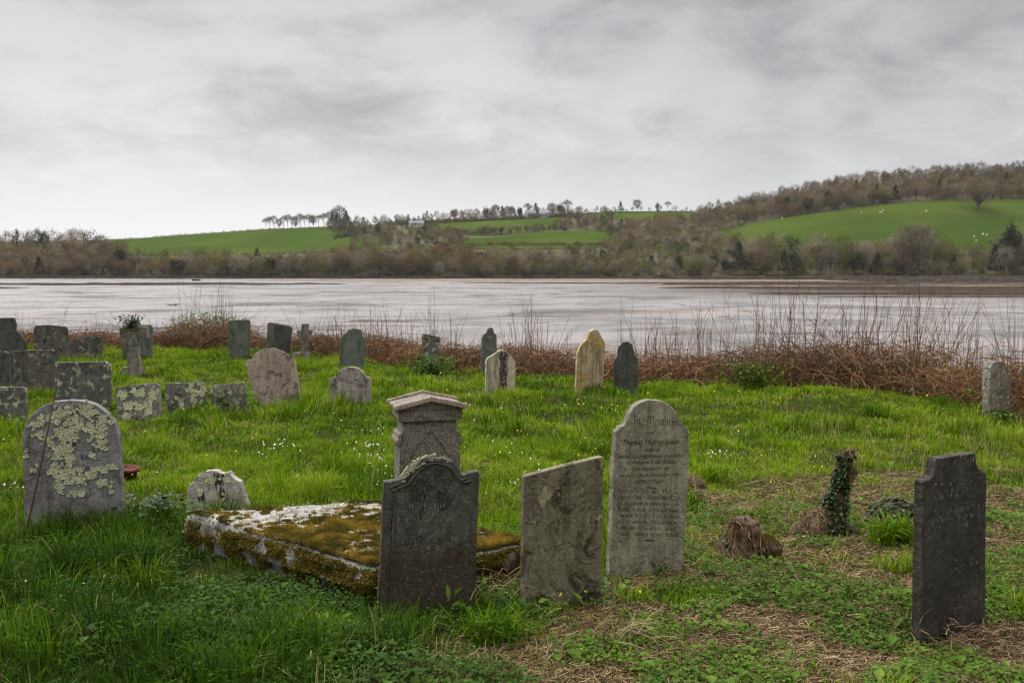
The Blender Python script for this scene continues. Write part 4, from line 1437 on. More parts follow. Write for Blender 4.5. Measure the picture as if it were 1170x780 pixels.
S30 = Stone('squat broken footstone with grey and yellow lichen at the corner of the moss-covered tomb', [(216, 594), (213.5, 562), (216, 552), (225, 543.5), (235, 538), (248, 537.5), (256, 541.5), (262, 538.5), (270, 546), (275, 550), (283, 578), (283, 594)], (248, 592), SM['foot'], 6, 6, .13, .007)
lichen_on(S30, [(236, 546, 12, 5, 22), (228, 560, 6, 5, 10), (254, 575, 5, 8, 14), (222, 575, 5, 6, 10), (262, 548, 6, 5, 8)], 30, 1, .008, .02)
S30.polys(M['soot'], [[S30.loc(*q_) for q_ in qq] for qq in ([(244, 540), (256, 541), (256, 556), (246, 556)], [(246, 556), (256, 556), (259, 572), (250, 572)], [(250, 572), (259, 572), (260, 586), (254, 586)], [(222, 558), (232, 560), (236, 572), (228, 574)])], 'algae_stripe')
# -- the four front stones
S25 = Stone('near-black slate gravestone with an arched moulded top, in front of the moss-covered tomb',
            [(431, 694), (436, 610), (438.3, 553), (439, 550.5), (450, 548.5), (458, 547.5), (463, 542), (470, 534), (478, 527), (488, 522.5), (498, 521.5), (510, 523.5), (518, 527.5), (524, 534), (527, 541), (530, 542.5), (537, 539.5), (546, 538), (548, 540), (545.5, 610), (542, 700)],
            (489, 710), SM['black_front'], 12, 3, .085)
_in = [(446, 690), (449, 610), (450.5, 560), (458, 556.5), (466, 553), (474, 543), (482, 535), (491, 530), (499, 529), (508, 530.5), (516, 535), (521, 542), (526, 550), (533, 551), (538, 549)]
_P = Stone.dense([np.array(S25.loc(*q)) for q in _in], .02, .001)
for _o, _w in ((0, .007), (1, .005)):
    pp = np.stack([_P[:, 0] - _o * .018, np.full(len(_P), -.001), _P[:, 1] + _o * .018], -1)
    V, q = tubes(pp[None], np.full((1, len(pp)), _w), 6)
    link('moulding', mk_mesh('moulding', V, q), SM['black_front'], S25.ob)
S25.polys(M['ink_pale'], S25.lines_worn([(482, 508, 571, 570), (462, 520, 581, 579), (470, 515, 591, 589), (478, 512, 609, 608), (460, 524, 620, 618), (472, 510, 628, 627), (452, 520, 598, 596)], _rs, .026, .55))
# carved scroll ornament under the arch
_P, _r = [], []
for cx, cy, rr, tn_ in ((485, 545, 5, 1.6), (500, 538, 5.5, 1.7), (512, 548, 5, 1.5), (492, 556, 4.5, 1.4), (506, 558, 4, 1.5), (474, 556, 4.5, 1.3)):
    t = np.linspace(0, tn_ * 6.28, 22)
    a, b = S25.loc(cx, cy)
    s_ = rr / F * 5.8
    rr_ = s_ * (1 - t / t[-1] * .75)
    _P.append(np.stack([a + rr_ * np.cos(t + cx), np.full(22, 0.0), b + rr_ * np.sin(t + cx)], -1))
    _r.append(np.full(22, .0042))
V, q = tubes(np.array(_P), np.array(_r), 5)
link('carving', mk_mesh('carving', V, q), SM['black_front'], S25.ob)
rs = np.random.default_rng(31)
_P, _N, _r = [], [], []
for _ in range(85):
    t = rs.beta(1.0, 2.2)
    x = 459 + t * 60
    y = np.interp(x, [459, 463, 470, 478, 488, 498, 510, 518, 524], [547, 542, 534, 527, 522.5, 521.5, 523.5, 527.5, 534])
    a, b = S25.loc(x, y)
    on = rs.random() < .62
    _P.append((a, rs.uniform(0, .085) if on else -.001, b + (.0015 if on else -rs.uniform(0.004, .03))))
    _N.append((-.4 if x < 480 else .1, -.1, .9) if on else (0, -1, .05))
    _r.append(rs.uniform(.004, .010))
_N = np.array(_N, float)
_N /= np.linalg.norm(_N, axis=1, keepdims=True)
V, T, tn = flakes(_P, _N, _r, rs)
tn = tn * .62
link('lichen', mk_mesh('lichen', V, None, T, tn, False), M['lichen'], S25.ob)

S26 = Stone('olive-brown slate gravestone with a straight slanting top, left of the tall lettered one', [(598, 694), (598.8, 546), (599.3, 544), (640, 533), (688, 521.5), (690, 522.5), (689, 580), (687, 688)], (643, 701), SM['olive'], 17, 3, .07, .0018)
S26.polys(M['ink_faint'], S26.lines_worn([(632, 662, 556, 553), (624, 680, 588, 582), (626, 682, 602, 597), (620, 676, 616, 612), (616, 680, 630, 625), (628, 672, 575, 570)], _rs, .03, .6))
S27 = Stone('tall grey-green gravestone with a domed top and long legible inscription headed In Memory',
            [(696, 664), (698.5, 610), (701, 545), (703.5, 500), (704, 493), (706.5, 490.5), (709.5, 486.5), (712.5, 485), (715, 480), (719, 472.5), (725, 464.5), (733, 459), (742, 456.5), (755, 457), (764, 461.5), (771, 468), (775, 475), (778, 481.5), (780.5, 485.5), (783.5, 487.5), (787, 492), (788, 498), (786, 560), (783, 610), (779, 660)],
            (738, 664), SM['memory'], 16, 3, .075, .003)
NIBW, NIBA = .17, R(42)


def pen(strokes, nib=.12):
    """broad-nib pen strokes in letter units -> quads"""
    nv = np.array([math.cos(NIBA), math.sin(NIBA)]) * nib / 2
    qs = []
    for st in strokes:
        st = np.asarray(st, float)
        for p, q in zip(st[:-1], st[1:]):
            qs.append([p - nv, p + nv, q + nv, q - nv])
    return qs


def arc(cx, cy, rx, ry, a0, a1, n=8):
    a = np.radians(np.linspace(a0, a1, n))
    return np.stack([cx + rx * np.cos(a), cy + ry * np.sin(a)], -1).tolist()


_n = lambda x: [[(x, .95), (x + .05, .9), (x + .05, .08), (x + .15, 0)], [(x + .05, .75), (x + .28, .97), (x + .42, .85), (x + .42, .08), (x + .52, 0)]]
_m = lambda x: _n(x) + [[(x + .42, .75), (x + .65, .97), (x + .79, .85), (x + .79, .08), (x + .9, 0)]]
WORD = []
WORD += [arc(.35, 1.15, .4, .3, 170, 20), [(.55, 1.3), (.42, 1.0), (.5, .4), (.38, .05)], arc(.2, .12, .22, .14, 0, -170)]          # I
WORD += _n(.95)                                                                                                                      # n
W2 = len(WORD)
WORD += [arc(2.15, 1.0, .35, .55, 120, 250), [(2.35, 1.6), (2.45, 1.3), (2.45, .3), (2.3, .02)], [(2.45, 1.35), (2.75, 1.6), (2.9, 1.4), (2.88, .1)],
         [(2.9, 1.35), (3.2, 1.62), (3.38, 1.4), (3.36, .15), (3.5, 0)], arc(2.2, .1, .25, .16, 0, -160)]                            # M
WORD += [[(3.95, .5), (4.2, .62), (4.2, .85), (4.0, .97), (3.78, .8), (3.76, .25), (3.95, .02), (4.2, .12)]]                         # e
WORD += _m(4.4)                                                                                                                      # m
WORD += [[(5.75, .97), (5.52, .8), (5.52, .2), (5.7, 0), (5.95, .2), (5.95, .8), (5.75, .97)]]                                       # o
WORD += [[(6.2, .95), (6.26, .9), (6.26, .05), (6.36, 0)], [(6.28, .75), (6.42, .95), (6.58, .88)]]                                  # r
WORD += [[(6.75, .95), (6.8, .9), (6.8, .15), (6.98, 0), (7.2, .2)], [(7.2, .97), (7.2, -.3), (6.95, -.55), (6.7, -.4)]]             # y
WORD += [arc(7.6, .5, .16, .32, 130, -160), arc(3.8, -.42, .5, .14, 180, 20)]                       # flourishes
WORD = WORD[:W2] + [[(x + .4, y) for x, y in st] for st in WORD[W2:]]
a0 = np.array(S27.loc(721.5, 483.5))
a1 = np.array(S27.loc(773.5, 486.5))
dx = (a1 - a0) / 8.1
dy = np.array([-dx[1], dx[0]]) * .92
quads = [[a0 + dx * p[0] + dy * p[1] for p in q] for q in pen(WORD)]
S27.polys(M['ink'], quads)
tl = -2.0
S27.inscription(M['ink'], [('of', 745, 495.5, 8, 4, .3, tl), ('Thomas Murray Sawle', 744, 507.5, 64, 6.2, .3, tl), ('SON OF', 745, 515.6, 17, 3.4, 0, tl),
                           ('GEORGE & PHILIPPA OF ANTHONY', 745, 522.5, 74, 3.3, 0, tl), ('Of Plymouth in this County', 744, 529.3, 56, 3.8, .3, tl),
                           ('Who departed this life', 743, 536.6, 42, 3.8, .3, tl), ('on the 11th of December 1841', 743, 543.8, 70, 3.2, 0, tl), ('AGED 17 YEARS', 742, 551.0, 33, 3.5, .0, tl)])
q = []
for x0, x1, y in ((738, 750, 556), (736, 748, 616)):
    for w in (0,):
        q.append([S27.loc(x0, y), S27.loc(x1, y + .6), S27.loc(x1, y + 1.5), S27.loc(x0, y + .9)])
q += S27.lines_worn([(707 - i * .3, 777 - i * .5, 562 + i * 7.0, 563.5 + i * 7.0) for i in range(8)], _rs, .0165, .93)
S27.polys(M['ink'], q, 'verse')

S28 = Stone('dark slate gravestone with scooped shoulders and flat top alone at front right',
            [(1052, 742), (1055, 600), (1056, 551), (1057, 549), (1063, 547), (1067, 543), (1069, 535), (1070, 527), (1070.8, 523.5), (1090, 520.5), (1114.5, 517.5), (1115.2, 520), (1116, 528), (1118, 534), (1122, 538), (1126.5, 539.5), (1127.5, 545), (1127, 610), (1126, 712)],
            (1054, 740), SM['dark_right'], 28, 2, .07)
S28.polys(M['ink_pale'], S28.lines_worn([(1072, 1110, 556, 552), (1082, 1104, 563, 560), (1074, 1106, 570, 566), (1068, 1120, 588, 581), (1066, 1118, 597, 591), (1072, 1112, 605, 600), (1090, 1112, 530, 527)], _rs, .022, .5))

# ------------------------------------------------------------------ granite monument with a gabled cap, behind the tomb
d_m = 8.6
p = at(492, 578, d_m)
e = empty('monument', (p[0], p[1], p[2]), R(15))
tag(e, 'granite pedestal monument with a gabled cap standing behind the arched black gravestone', 'monument')
s_ = d_m / F
zt = 127 * s_


def prism(prof, y0, y1):
    """closed profile in x,z pushed from y0 to y1"""
    n = len(prof)
    me = bpy.data.meshes.new('prism')
    V = [(x, y0, z) for x, z in prof] + [(x, y1, z) for x, z in prof]
    Fc = [tuple(range(n)), tuple(range(2 * n - 1, n - 1, -1))] + [(i, i + n, (i + 1) % n + n, (i + 1) % n) for i in range(n)]
    me.from_pydata(V, [], Fc)
    me.update()
    return me


def bevelled(me, w=.006, seg=2):
    import bmesh
    bm = bmesh.new()
    bm.from_mesh(me)
    bmesh.ops.recalc_face_normals(bm, faces=bm.faces)
    bmesh.ops.bevel(bm, geom=[x for x in bm.edges if x.calc_face_angle(0) > .5], offset=w, segments=seg, affect='EDGES')
    bm.to_mesh(me)
    bm.free()
    return me


hw, dp = .235, .34
sh_top = 100 * s_
prof = [(-.27, -.4), (-.27, .36), (-.262, sh_top - .23), (-.245, sh_top - .19), (-hw, sh_top - .15), (-hw, sh_top), (hw, sh_top), (hw, sh_top - .15), (.245, sh_top - .19), (.262, sh_top - .23), (.27, .36), (.27, -.4)]
link('shaft', bevelled(prism(prof[::-1], 0, dp)), SM['granite'], e)
for sx in (-1, 1):
    b = MB()
    for yy, zz, rr in ((dp / 2, sh_top - .135, .03), (dp / 2, sh_top - .185, .042)):
        t = np.linspace(-dp / 2 * .94, dp / 2 * .94, 4)
        V, q = tubes(np.stack([np.full(4, sx * (.232 + rr * .55)), yy + t, np.full(4, zz)], -1)[None], np.full((1, 4), rr), 10)
        b.add(V, q)
        for j_, sg in ((0, -1), (3, 1)):
            a_ = np.arange(10) * 2 * math.pi / 10
            cx_, cy_ = sx * (.232 + rr * .55), yy + t[j_]
            b.add(np.concatenate([np.stack([cx_ + rr * np.cos(a_), np.full(10, cy_), zz + rr * np.sin(a_)], -1), [[cx_, cy_ + sg * rr * .35, zz]]]), None, [(i_, (i_ + 1) % 10, 10) for i_ in range(10)])
    b.build('scroll', SM['granite'], e)
# raised gothic arch on the front face
t = np.linspace(0, 1, 9)
L_ = np.stack([-.17 + .17 * t, np.full(9, -.002), sh_top - .32 + .24 * t ** .75], -1)
R_ = L_ * [-1, 1, 1]
V, q = tubes(np.stack([L_, R_]), np.full((2, 9), .009), 5)
link('arch_moulding', mk_mesh('arch_moulding', V, q), SM['granite'], e)
b = prism([(-.255, sh_top), (-.27, sh_top + .014), (-.28, sh_top + .02), (-.28, sh_top + .10), (.28, sh_top + .10), (.28, sh_top + .02), (.27, sh_top + .014), (.255, sh_top)][::-1], -.03, dp + .03)
link('frieze', bevelled(b), SM['granite'], e)
z0 = sh_top + .098
rp = [(-.318, z0 + .012), (-.325, z0 + .045), (-.29, z0 + .055), (-.12, z0 + .10), (0, z0 + .155), (.12, z0 + .10), (.29, z0 + .055), (.325, z0 + .045), (.318, z0 + .012), (.26, z0 + .012), (0, z0 + .115), (-.26, z0 + .012)]
cap = MB()
rk = [(-.325, z0 + .01), (-.325, z0 + .05), (-.30, z0 + .052), (0, z0 + .122), (.30, z0 + .052), (.325, z0 + .05), (.325, z0 + .01), (.29, z0 + .008), (0, z0 + .078), (-.29, z0 + .008)]
link('gable_moulding', bevelled(prism(rk[::-1], -.075, -.02), .008), SM['pink'], e)
link('gable_moulding', bevelled(prism(rk[::-1], dp + .02, dp + .075), .008), SM['pink'], e)
fl = [(-.30, z0), (-.31, z0 + .03), (-.26, z0 + .042), (0, z0 + .095), (.26, z0 + .042), (.31, z0 + .03), (.30, z0)]
link('cap', bevelled(prism(fl[::-1], -.035, dp + .035), .006), SM['granite'], e)

# ------------------------------------------------------------------ moss-covered tomb
TQ = []
for x, y in ((215, 589), (424, 651), (604, 625), (446, 574)):
    d = 1137 * 1.81 / (y - 300)
    TQ.append(at(x, y, d))
TQ = np.array(TQ)


def tomb_pt(s, t):
    s, t = np.asarray(s, float)[..., None], np.asarray(t, float)[..., None]
    return TQ[0] * (1 - s) * (1 - t) + TQ[1] * s * (1 - t) + TQ[2] * s * t + TQ[3] * (1 - s) * t


def tomb_z(x, y):
    return 6.19 + .045 * (fbm(x / .35, y / .35, octv=4, seed=41) - .5)


n, m = 110, 64
S_, T_ = np.meshgrid(np.linspace(0, 1, n), np.linspace(0, 1, m))
G = tomb_pt(S_, T_)
G[..., 2] = tomb_z(G[..., 0], G[..., 1])
edge = np.minimum(np.minimum(S_, 1 - S_) * 2.0, np.minimum(T_, 1 - T_) * 1.1)
G[..., 2] -= .03 * (1 - sstep(0, .045, edge))
ring = [(0, i) for i in range(n)] + [(j, n - 1) for j in range(1, m)] + [(m - 1, i) for i in range(n - 2, -1, -1)] + [(j, 0) for j in range(m - 2, 0, -1)]
per = np.array([G[j, i] for j, i in ring])
cen = TQ.mean(0)
pw = (fbm(per[:, 0] / .16, per[:, 1] / .16, octv=3, seed=44) - .5)
dirs = per[:, :2] - cen[:2]
dirs /= np.linalg.norm(dirs, axis=1, keepdims=True)
for (j, i), w, dd_ in zip(ring, pw, dirs):
    G[j, i, :2] += dd_ * w * .07
per = np.array([G[j, i] for j, i in ring])
lv = [per]
for k_, dz in enumerate((.03, .07, .12, .18, .26, .42)):
    q = per.copy()
    q[:, 2] -= dz
    ww = (fbm(per[:, 0] / .12 + k_ * 5, per[:, 1] / .12, np.full(len(per), dz / .1), 3, 46) - .5)
    q[:, :2] += dirs * (ww * .11 + (.012 if k_ < 3 else -.02))[:, None]
    lv.append(q)
VV = np.concatenate([G.reshape(-1, 3)] + lv[1:])
ii = np.arange(n * m).reshape(m, n)
Q = [np.stack([ii[:-1, :-1], ii[:-1, 1:], ii[1:, 1:], ii[1:, :-1]], -1).reshape(-1, 4)]
top = np.array([ii[j, i] for j, i in ring])
prev = top
for k_ in range(6):
    cur = n * m + k_ * len(ring) + np.arange(len(ring))
    Q.append(np.stack([prev, cur, np.roll(cur, -1), np.roll(prev, -1)], -1))
    prev = cur
tb = empty('chest_tomb', (float(cen[0]), float(cen[1]), 5.9))
tag(tb, 'broad low flat-topped tomb slab carpeted with ochre moss and pale lichen', 'tomb')
off = np.array([cen[0], cen[1], 5.9])
link('slab', mk_mesh('slab', VV - off, np.concatenate(Q)), SM['tomb'], tb)


def spikes(P, Nm, L, w, rs, tone):
    """tiny moss shoots"""
    n = len(P)
    d = Nm + rs.normal(0, .45, (n, 3))
    d /= np.linalg.norm(d, axis=1, keepdims=True)
    s1 = np.cross(d, rs.normal(size=(n, 3)))
    s1 /= np.linalg.norm(s1, axis=1, keepdims=True)
    s2 = np.cross(d, s1)
    a = [P + (s1 * math.cos(t) + s2 * math.sin(t)) * w[:, None] for t in (0, 2.1, 4.2)]
    V = np.stack(a + [P + d * L[:, None]], 1)
    i = np.arange(n)[:, None] * 4
    T = np.concatenate([i + [0, 1, 3], i + [1, 2, 3], i + [2, 0, 3]], 1).reshape(-1, 3)
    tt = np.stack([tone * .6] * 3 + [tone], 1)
    return V.reshape(-1, 3), T, tt.ravel()


rs = np.random.default_rng(77)
N_ = 110000
s, t = rs.uniform(0.005, .995, N_), rs.uniform(0.005, .995, N_)
P = tomb_pt(s, t)
mk = .5 * fbm(P[:, 0] / .30, P[:, 1] / .30, octv=3, seed=52) + .6 * fbm(P[:, 0] / .05, P[:, 1] / .05, octv=3, seed=53)
mk = mk + .05 * (fbm(P[:, 0] / .1, P[:, 1] / .1, octv=2, seed=54) - .5)
bias = .12 * sstep(.40, .95, s) - .17 * sstep(.62, .1, s) + .05 * sstep(.25, 0, t) - .05 * sstep(.7, 1, t) * (s < .6)
keep = mk + bias + rs.normal(0, .05, N_) > .53
P = P[keep]
P[:, 2] = tomb_z(P[:, 0], P[:, 1]) - .004
big = np.clip((mk + bias)[keep] - .5, 0, .2)
V1, T1, t1 = spikes(P, np.tile([0, 0, 1.0], (len(P), 1)), rs.uniform(.010, .02, len(P)) + big * .09, rs.uniform(.004, .008, len(P)), rs,
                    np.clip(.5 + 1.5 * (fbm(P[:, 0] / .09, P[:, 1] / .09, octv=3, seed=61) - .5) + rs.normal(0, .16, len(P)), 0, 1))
# moss hanging on the sides
N2 = 60000
k_ = rs.integers(0, len(per), N2)
dz = rs.uniform(0, .24, N2)
LVA = np.array(lv)
_lv = np.clip(rs.uniform(0, 5, N2), 0, 4.99)
_li, _lf = _lv.astype(int), (_lv % 1)[:, None]
P2 = LVA[_li, k_] * (1 - _lf) + LVA[_li + 1, k_] * _lf + rs.normal(0, .004, (N2, 3))
mk2 = fbm(P2[:, 0] / .13, P2[:, 1] / .13, P2[:, 2] / .1, 3, 66)
sS = np.linspace(0, 1, len(per))[k_]
kp = mk2 + .10 * sstep(.05, .30, sS) > .47
P2 = P2[kp]
nn = np.concatenate([dirs[k_][kp], np.full((len(P2), 1), -.15)], 1)
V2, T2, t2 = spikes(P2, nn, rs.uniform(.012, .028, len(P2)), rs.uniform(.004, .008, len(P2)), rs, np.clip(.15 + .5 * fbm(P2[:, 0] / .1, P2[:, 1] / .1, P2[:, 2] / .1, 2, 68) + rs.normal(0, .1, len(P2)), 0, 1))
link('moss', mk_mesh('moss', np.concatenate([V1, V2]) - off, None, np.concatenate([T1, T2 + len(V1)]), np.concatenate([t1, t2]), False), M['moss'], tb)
nl = 260
s, t = rs.beta(.9, 1.6, nl), rs.uniform(0, 1, nl)
P = tomb_pt(s, t)
P[:, 2] = tomb_z(P[:, 0], P[:, 1]) + .001
kk = rs.integers(0, n, 320)
P3 = LVA[rs.integers(0, 4, 320), kk]
P3[:, :2] += dirs[kk] * .004
V, T, tn = flakes(np.concatenate([P, P3]), np.concatenate([np.tile([0, 0, 1.0], (nl, 1)), np.concatenate([dirs[kk], np.zeros((320, 1))], 1)]), rs.uniform(.004, .011, nl + 320), rs)
tn = tn * .6
link('lichen', mk_mesh('lichen', V - off, None, T, tn, False), M['lichen'], tb)

# ------------------------------------------------------------------ stumps and smaller things
def lump(name, rings, mat, seed, amp, parent=None, nseg=40, freq=7.0, off=(0, 0, 0)):
    """rings: (x, y, z, radius x, radius y) from the bottom up; rough lumpy skin"""
    rr = np.array(rings, float)
    K = 34
    tt = np.linspace(0, len(rr) - 1, K)
    C = np.stack([np.interp(tt, np.arange(len(rr)), rr[:, j]) for j in range(5)], -1)
    a = np.linspace(0, 2 * math.pi, nseg, endpoint=False)
    X = C[:, 0:1] + C[:, 3:4] * np.cos(a)
    Y = C[:, 1:2] + C[:, 4:5] * np.sin(a)
    Z = np.broadcast_to(C[:, 2:3], X.shape)
    nz = fbm(X * freq + seed, Y * freq, Z * freq * .7, 4, seed) - .5
    nz2 = fbm(X * freq * 3 + seed, Y * freq * 3, Z * freq * .8, 3, seed + 3) - .5
    f = (nz * 2 * amp + nz2 * amp)
    X = X + np.cos(a) * f
    Y = Y + np.sin(a) * f
    Z = Z + (fbm(X * 9, Y * 9, Z * 9, 2, seed + 9) - .5) * amp
    V = np.concatenate([np.stack([X, Y, Z], -1).reshape(-1, 3), [[C[-1, 0], C[-1, 1], C[-1, 2] + amp * .2]]])
    i = np.arange(K * nseg).reshape(K, nseg)
    q = np.stack([i[:-1], np.roll(i[:-1], -1, 1), np.roll(i[1:], -1, 1), i[1:]], -1).reshape(-1, 4)
    T = np.stack([i[-1], np.roll(i[-1], -1), np.full(nseg, K * nseg)], -1)
    return link(name, mk_mesh(name, V, q, T), mat, parent), np.stack([X, Y, Z], -1), a


def leafy_skin(name, S, a, n, seed, mat, parent, zlo, zhi, size=(.025, .05), droop=-.5):
    rs = np.random.default_rng(seed)
    j, i = rs.integers(0, S.shape[0], n), rs.integers(0, S.shape[1], n)
    P = S[j, i]
    ok = (P[:, 2] > zlo) & (P[:, 2] < zhi) & (fbm(P[:, 0] * 9, P[:, 1] * 9, P[:, 2] * 9, 2, seed) > .43)
    P, an = P[ok], a[i][ok]
    P = P + np.stack([np.cos(an), np.sin(an), np.zeros(len(an))], -1) * rs.uniform(0, .03, (len(an), 1))
    V, T = leaves(P, an + rs.normal(0, .9, len(an)), rs.uniform(*size, len(an)), droop + rs.normal(0, .45, len(an)), rs.uniform(*size, len(an)) * .95)
    return link(name, mk_mesh(name, V, None, T, np.repeat(rs.uniform(0, 1, len(an)) ** 1.5, 7), False), mat, parent)


def dead_wisps(name, P0, n, seed, parent, L=(.1, .25), mat='straw', spread=.08, up=.6, r=.0022):
    rs = np.random.default_rng(seed)
    c = np.asarray(P0, float)[rs.integers(0, len(P0), n)] + rs.normal(0, spread, (n, 3)) * [1, 1, .4]
    az = rs.uniform(0, 6.28, n)
    el = rs.normal(up, .5, n)
    ln = rs.uniform(*L, n)
    K = 5
    t = np.linspace(0, 1, K)
    d = np.stack([np.cos(az) * np.cos(el), np.sin(az) * np.cos(el), np.sin(el)], -1)
    Pp = c[:, None] + d[:, None] * (t[None, :, None] * ln[:, None, None])
    Pp[..., 2] -= (t ** 2)[None] * ln[:, None] * rs.uniform(.1, .8, (n, 1))
    Pp[..., :2] += rs.normal(0, .012, (n, K, 2)) * t[None, :, None]
    V, q = tubes(Pp, np.tile(r * (1 - .6 * t), (n, 1)), 3)
    return link(name, mk_mesh(name, V, q, None, np.repeat(rs.uniform(.1, 1, n), K * 3), False), M[mat], parent)


def ground_at(px, py):
    d = depth_of(py)
    p = at(px, py, d)
    return np.array([p[0], p[1], float(gz(p[0], p[1]))]), d


# ivy-clad broken post
p, d = ground_at(958, 614)
k_ = d / F
e = empty('ivy_stump', p)
tag(e, 'narrow upright tree stump wrapped in dark ivy with a ragged leaning top', 'tree stump')
rings = [(-.08, 0, -.1, .19, .18), (-.06, 0, .06, .14, .13), (-.03, 0, .16, .085, .09), (-.01, 0, .30, .06, .065), (.015, 0, .42, .052, .055), (.035, 0, .52, .045, .05), (.03, 0, .585, .032, .035), (.04, 0, .63, .045, .045), (.065, 0, .665, .04, .035), (.085, 0, .67, .012, .012)]
_, S_l, a_l = lump('trunk', rings, M['bark'], 5, .035, e)
o, S2, a2 = lump('branch_stub', [(.04, -.02, .42, .02, .02), (.075, -.03, .44, .038, .04), (.09, -.03, .49, .042, .04), (.08, -.03, .53, .03, .03), (.07, -.03, .55, .01, .01)], M['bark'], 6, .016, e, 24)
leafy_skin('ivy', S_l, a_l, 3600, 3, M['ivy'], e, -.05, .50, (.016, .038))
leafy_skin('ivy', S_l, a_l, 1500, 203, M['ivy'], e, .05, .62, (.016, .036))
dead_wisps('dead_tendrils', S_l[14:].reshape(-1, 3), 240, 4, e, (.04, .13), 'bramble', .006, -.9)
_, S2, a2 = lump('root_mound', [(-.27, -.05, -.1, .22, .17), (-.25, -.05, .03, .17, .14), (-.20, -.04, .12, .11, .09), (-.17, -.03, .19, .06, .05), (-.15, -.03, .21, .02, .02)], M['bark'], 8, .05, e, 30)
dead_wisps('dead_grass', np.concatenate([S_l[:3].reshape(-1, 3), S2.reshape(-1, 3)]), 200, 6, e, (.04, .11), 'straw', .008, -.6)
dead_wisps('dead_roots', S2.reshape(-1, 3), 420, 106, e, (.04, .14), 'bramble', .008, -.9, .003)
# low rotten stump
p, d = ground_at(853, 640)
e = empty('rotten_stump', p)
tag(e, 'low crumbling brown stump with a pale flat top among dead grass', 'tree stump')
_, S_l, a_l = lump('trunk', [(0, 0, -.08, .23, .19), (-.01, 0, .05, .18, .15), (-.02, 0, .13, .13, .12), (-.02, 0, .21, .115, .10), (-.02, 0, .262, .10, .08), (-.02, 0, .272, .045, .04)], M['bark'], 11, .085, e, 64, 8)
dead_wisps('dead_grass', S_l[:12].reshape(-1, 3), 150, 12, e, (.04, .11), 'straw', .008, -.6)
dead_wisps('dead_roots', S_l[6:].reshape(-1, 3), 420, 112, e, (.04, .13), 'bramble', .006, -1.1, .003)
leafy_skin('ivy', S_l, a_l, 260, 13, M['ivy'], e, -.05, .14, (.02, .04))
o, S2, a2 = lump('moss_lobe', [(.14, -.06, -.05, .10, .09), (.14, -.06, .08, .09, .08), (.13, -.05, .14, .05, .05), (.13, -.05, .16, .01, .01)], M['bark'], 14, .03, e, 26)
rs = np.random.default_rng(15)
Pm = S2.reshape(-1, 3)[rs.integers(0, S2.shape[0] * S2.shape[1], 1500)]
V, T, tn = spikes(Pm, (Pm - [.14, -.06, .02]) / .1, rs.uniform(.006, .016, 1500), rs.uniform(.003, .006, 1500), rs, rs.uniform(.1, .6, 1500))
link('moss', mk_mesh('moss', V, None, T, tn, False), M['moss'], e)
# overgrown dark mound beside the ivy stump
p, d = ground_at(1018, 606)
e = empty('overgrown_stump', p)
tag(e, 'low dark overgrown stump covered in dead grass between the ivy stump and the scooped-shoulder gravestone', 'tree stump')
_, S_l, a_l = lump('trunk', [(0, 0, -.1, .30, .22), (.02, 0, .06, .25, .2), (.05, 0, .15, .18, .15), (.06, 0, .20, .10, .08), (.06, 0, .21, .03, .03)], M['bark'], 17, .06, e, 40)
dead_wisps('dead_grass', S_l.reshape(-1, 3), 150, 18, e, (.04, .13), 'straw', .010, -.4)
leafy_skin('ivy', S_l, a_l, 700, 19, M['ivy'], e, -.05, .25, (.02, .045))
# small one at right of the lettered stone
p, d = ground_at(790, 562)
e = empty('stump_remnant', p)
tag(e, 'small dark mossy stump remnant just right of the lettered gravestone', 'tree stump')
_, S_l, a_l = lump('trunk', [(0, 0, -.1, .13, .12), (0, 0, .05, .11, .1), (0, 0, .11, .06, .06), (0, 0, .13, .02, .02)], M['bark'], 23, .035, e, 28)
dead_wisps('dead_grass', S_l.reshape(-1, 3), 120, 24, e, (.05, .14), 'straw', .012, -.2)
# terracotta pot behind the round-topped stone
p, d = ground_at(147, 546)
e = None
b = MB()
pr = [(.0, .02), (.085, .02), (.095, .13), (.115, .135), (.115, .165), (.10, .165), (.095, .14), (.0, .135)]
a = np.linspace(0, 2 * math.pi, 29)[:-1]
V = np.array([[(r_ * math.cos(t), r_ * math.sin(t), z_) for t in a] for r_, z_ in pr])
i = np.arange(28 * len(pr)).reshape(len(pr), 28)
b.add(V.reshape(-1, 3), np.stack([i[:-1], np.roll(i[:-1], -1, 1), np.roll(i[1:], -1, 1), i[1:]], -1).reshape(-1, 4))
o = b.build('flower_pot', M['terracotta'])
o.location = p - [0.02, 0, .03]
o.rotation_euler = (R(4), R(5), 0)
tag(o, 'red-brown terracotta flower pot in the grass behind the round-topped gravestone', 'flower pot')
# dead bramble stem leaning across the round-topped stone
pts = [at(30, 606, 7.35), at(38, 572, 7.3), at(47, 530, 7.3), at(55, 490, 7.32), at(61, 460, 7.36), at(64, 440, 7.4), at(66, 428, 7.42)]
V, q = tubes(np.array(pts)[None], np.array([[.008, .007, .0065, .006, .005, .004, .002]]), 6)
o = link('bramble_cane', mk_mesh('bramble_cane', V, q, None, np.full(len(V), .2)), M['bramble'])
tag(o, 'single long reddish bramble cane leaning across the round-topped lichened gravestone', 'bramble cane')
pts = [at(19, 640, 7.2), at(20, 600, 7.2), at(18, 560, 7.25), at(20, 500, 7.3), at(17, 470, 7.3)]
V, q = tubes(np.array(pts)[None], np.array([[.005, .0045, .004, .003, .0015]]), 5)
o = link('dead_stalk', mk_mesh('dead_stalk', V, q, None, np.full(len(V), .6)), M['straw'])
tag(o, 'thin upright dead stalk left of the round-topped lichened gravestone', 'dead stalk')

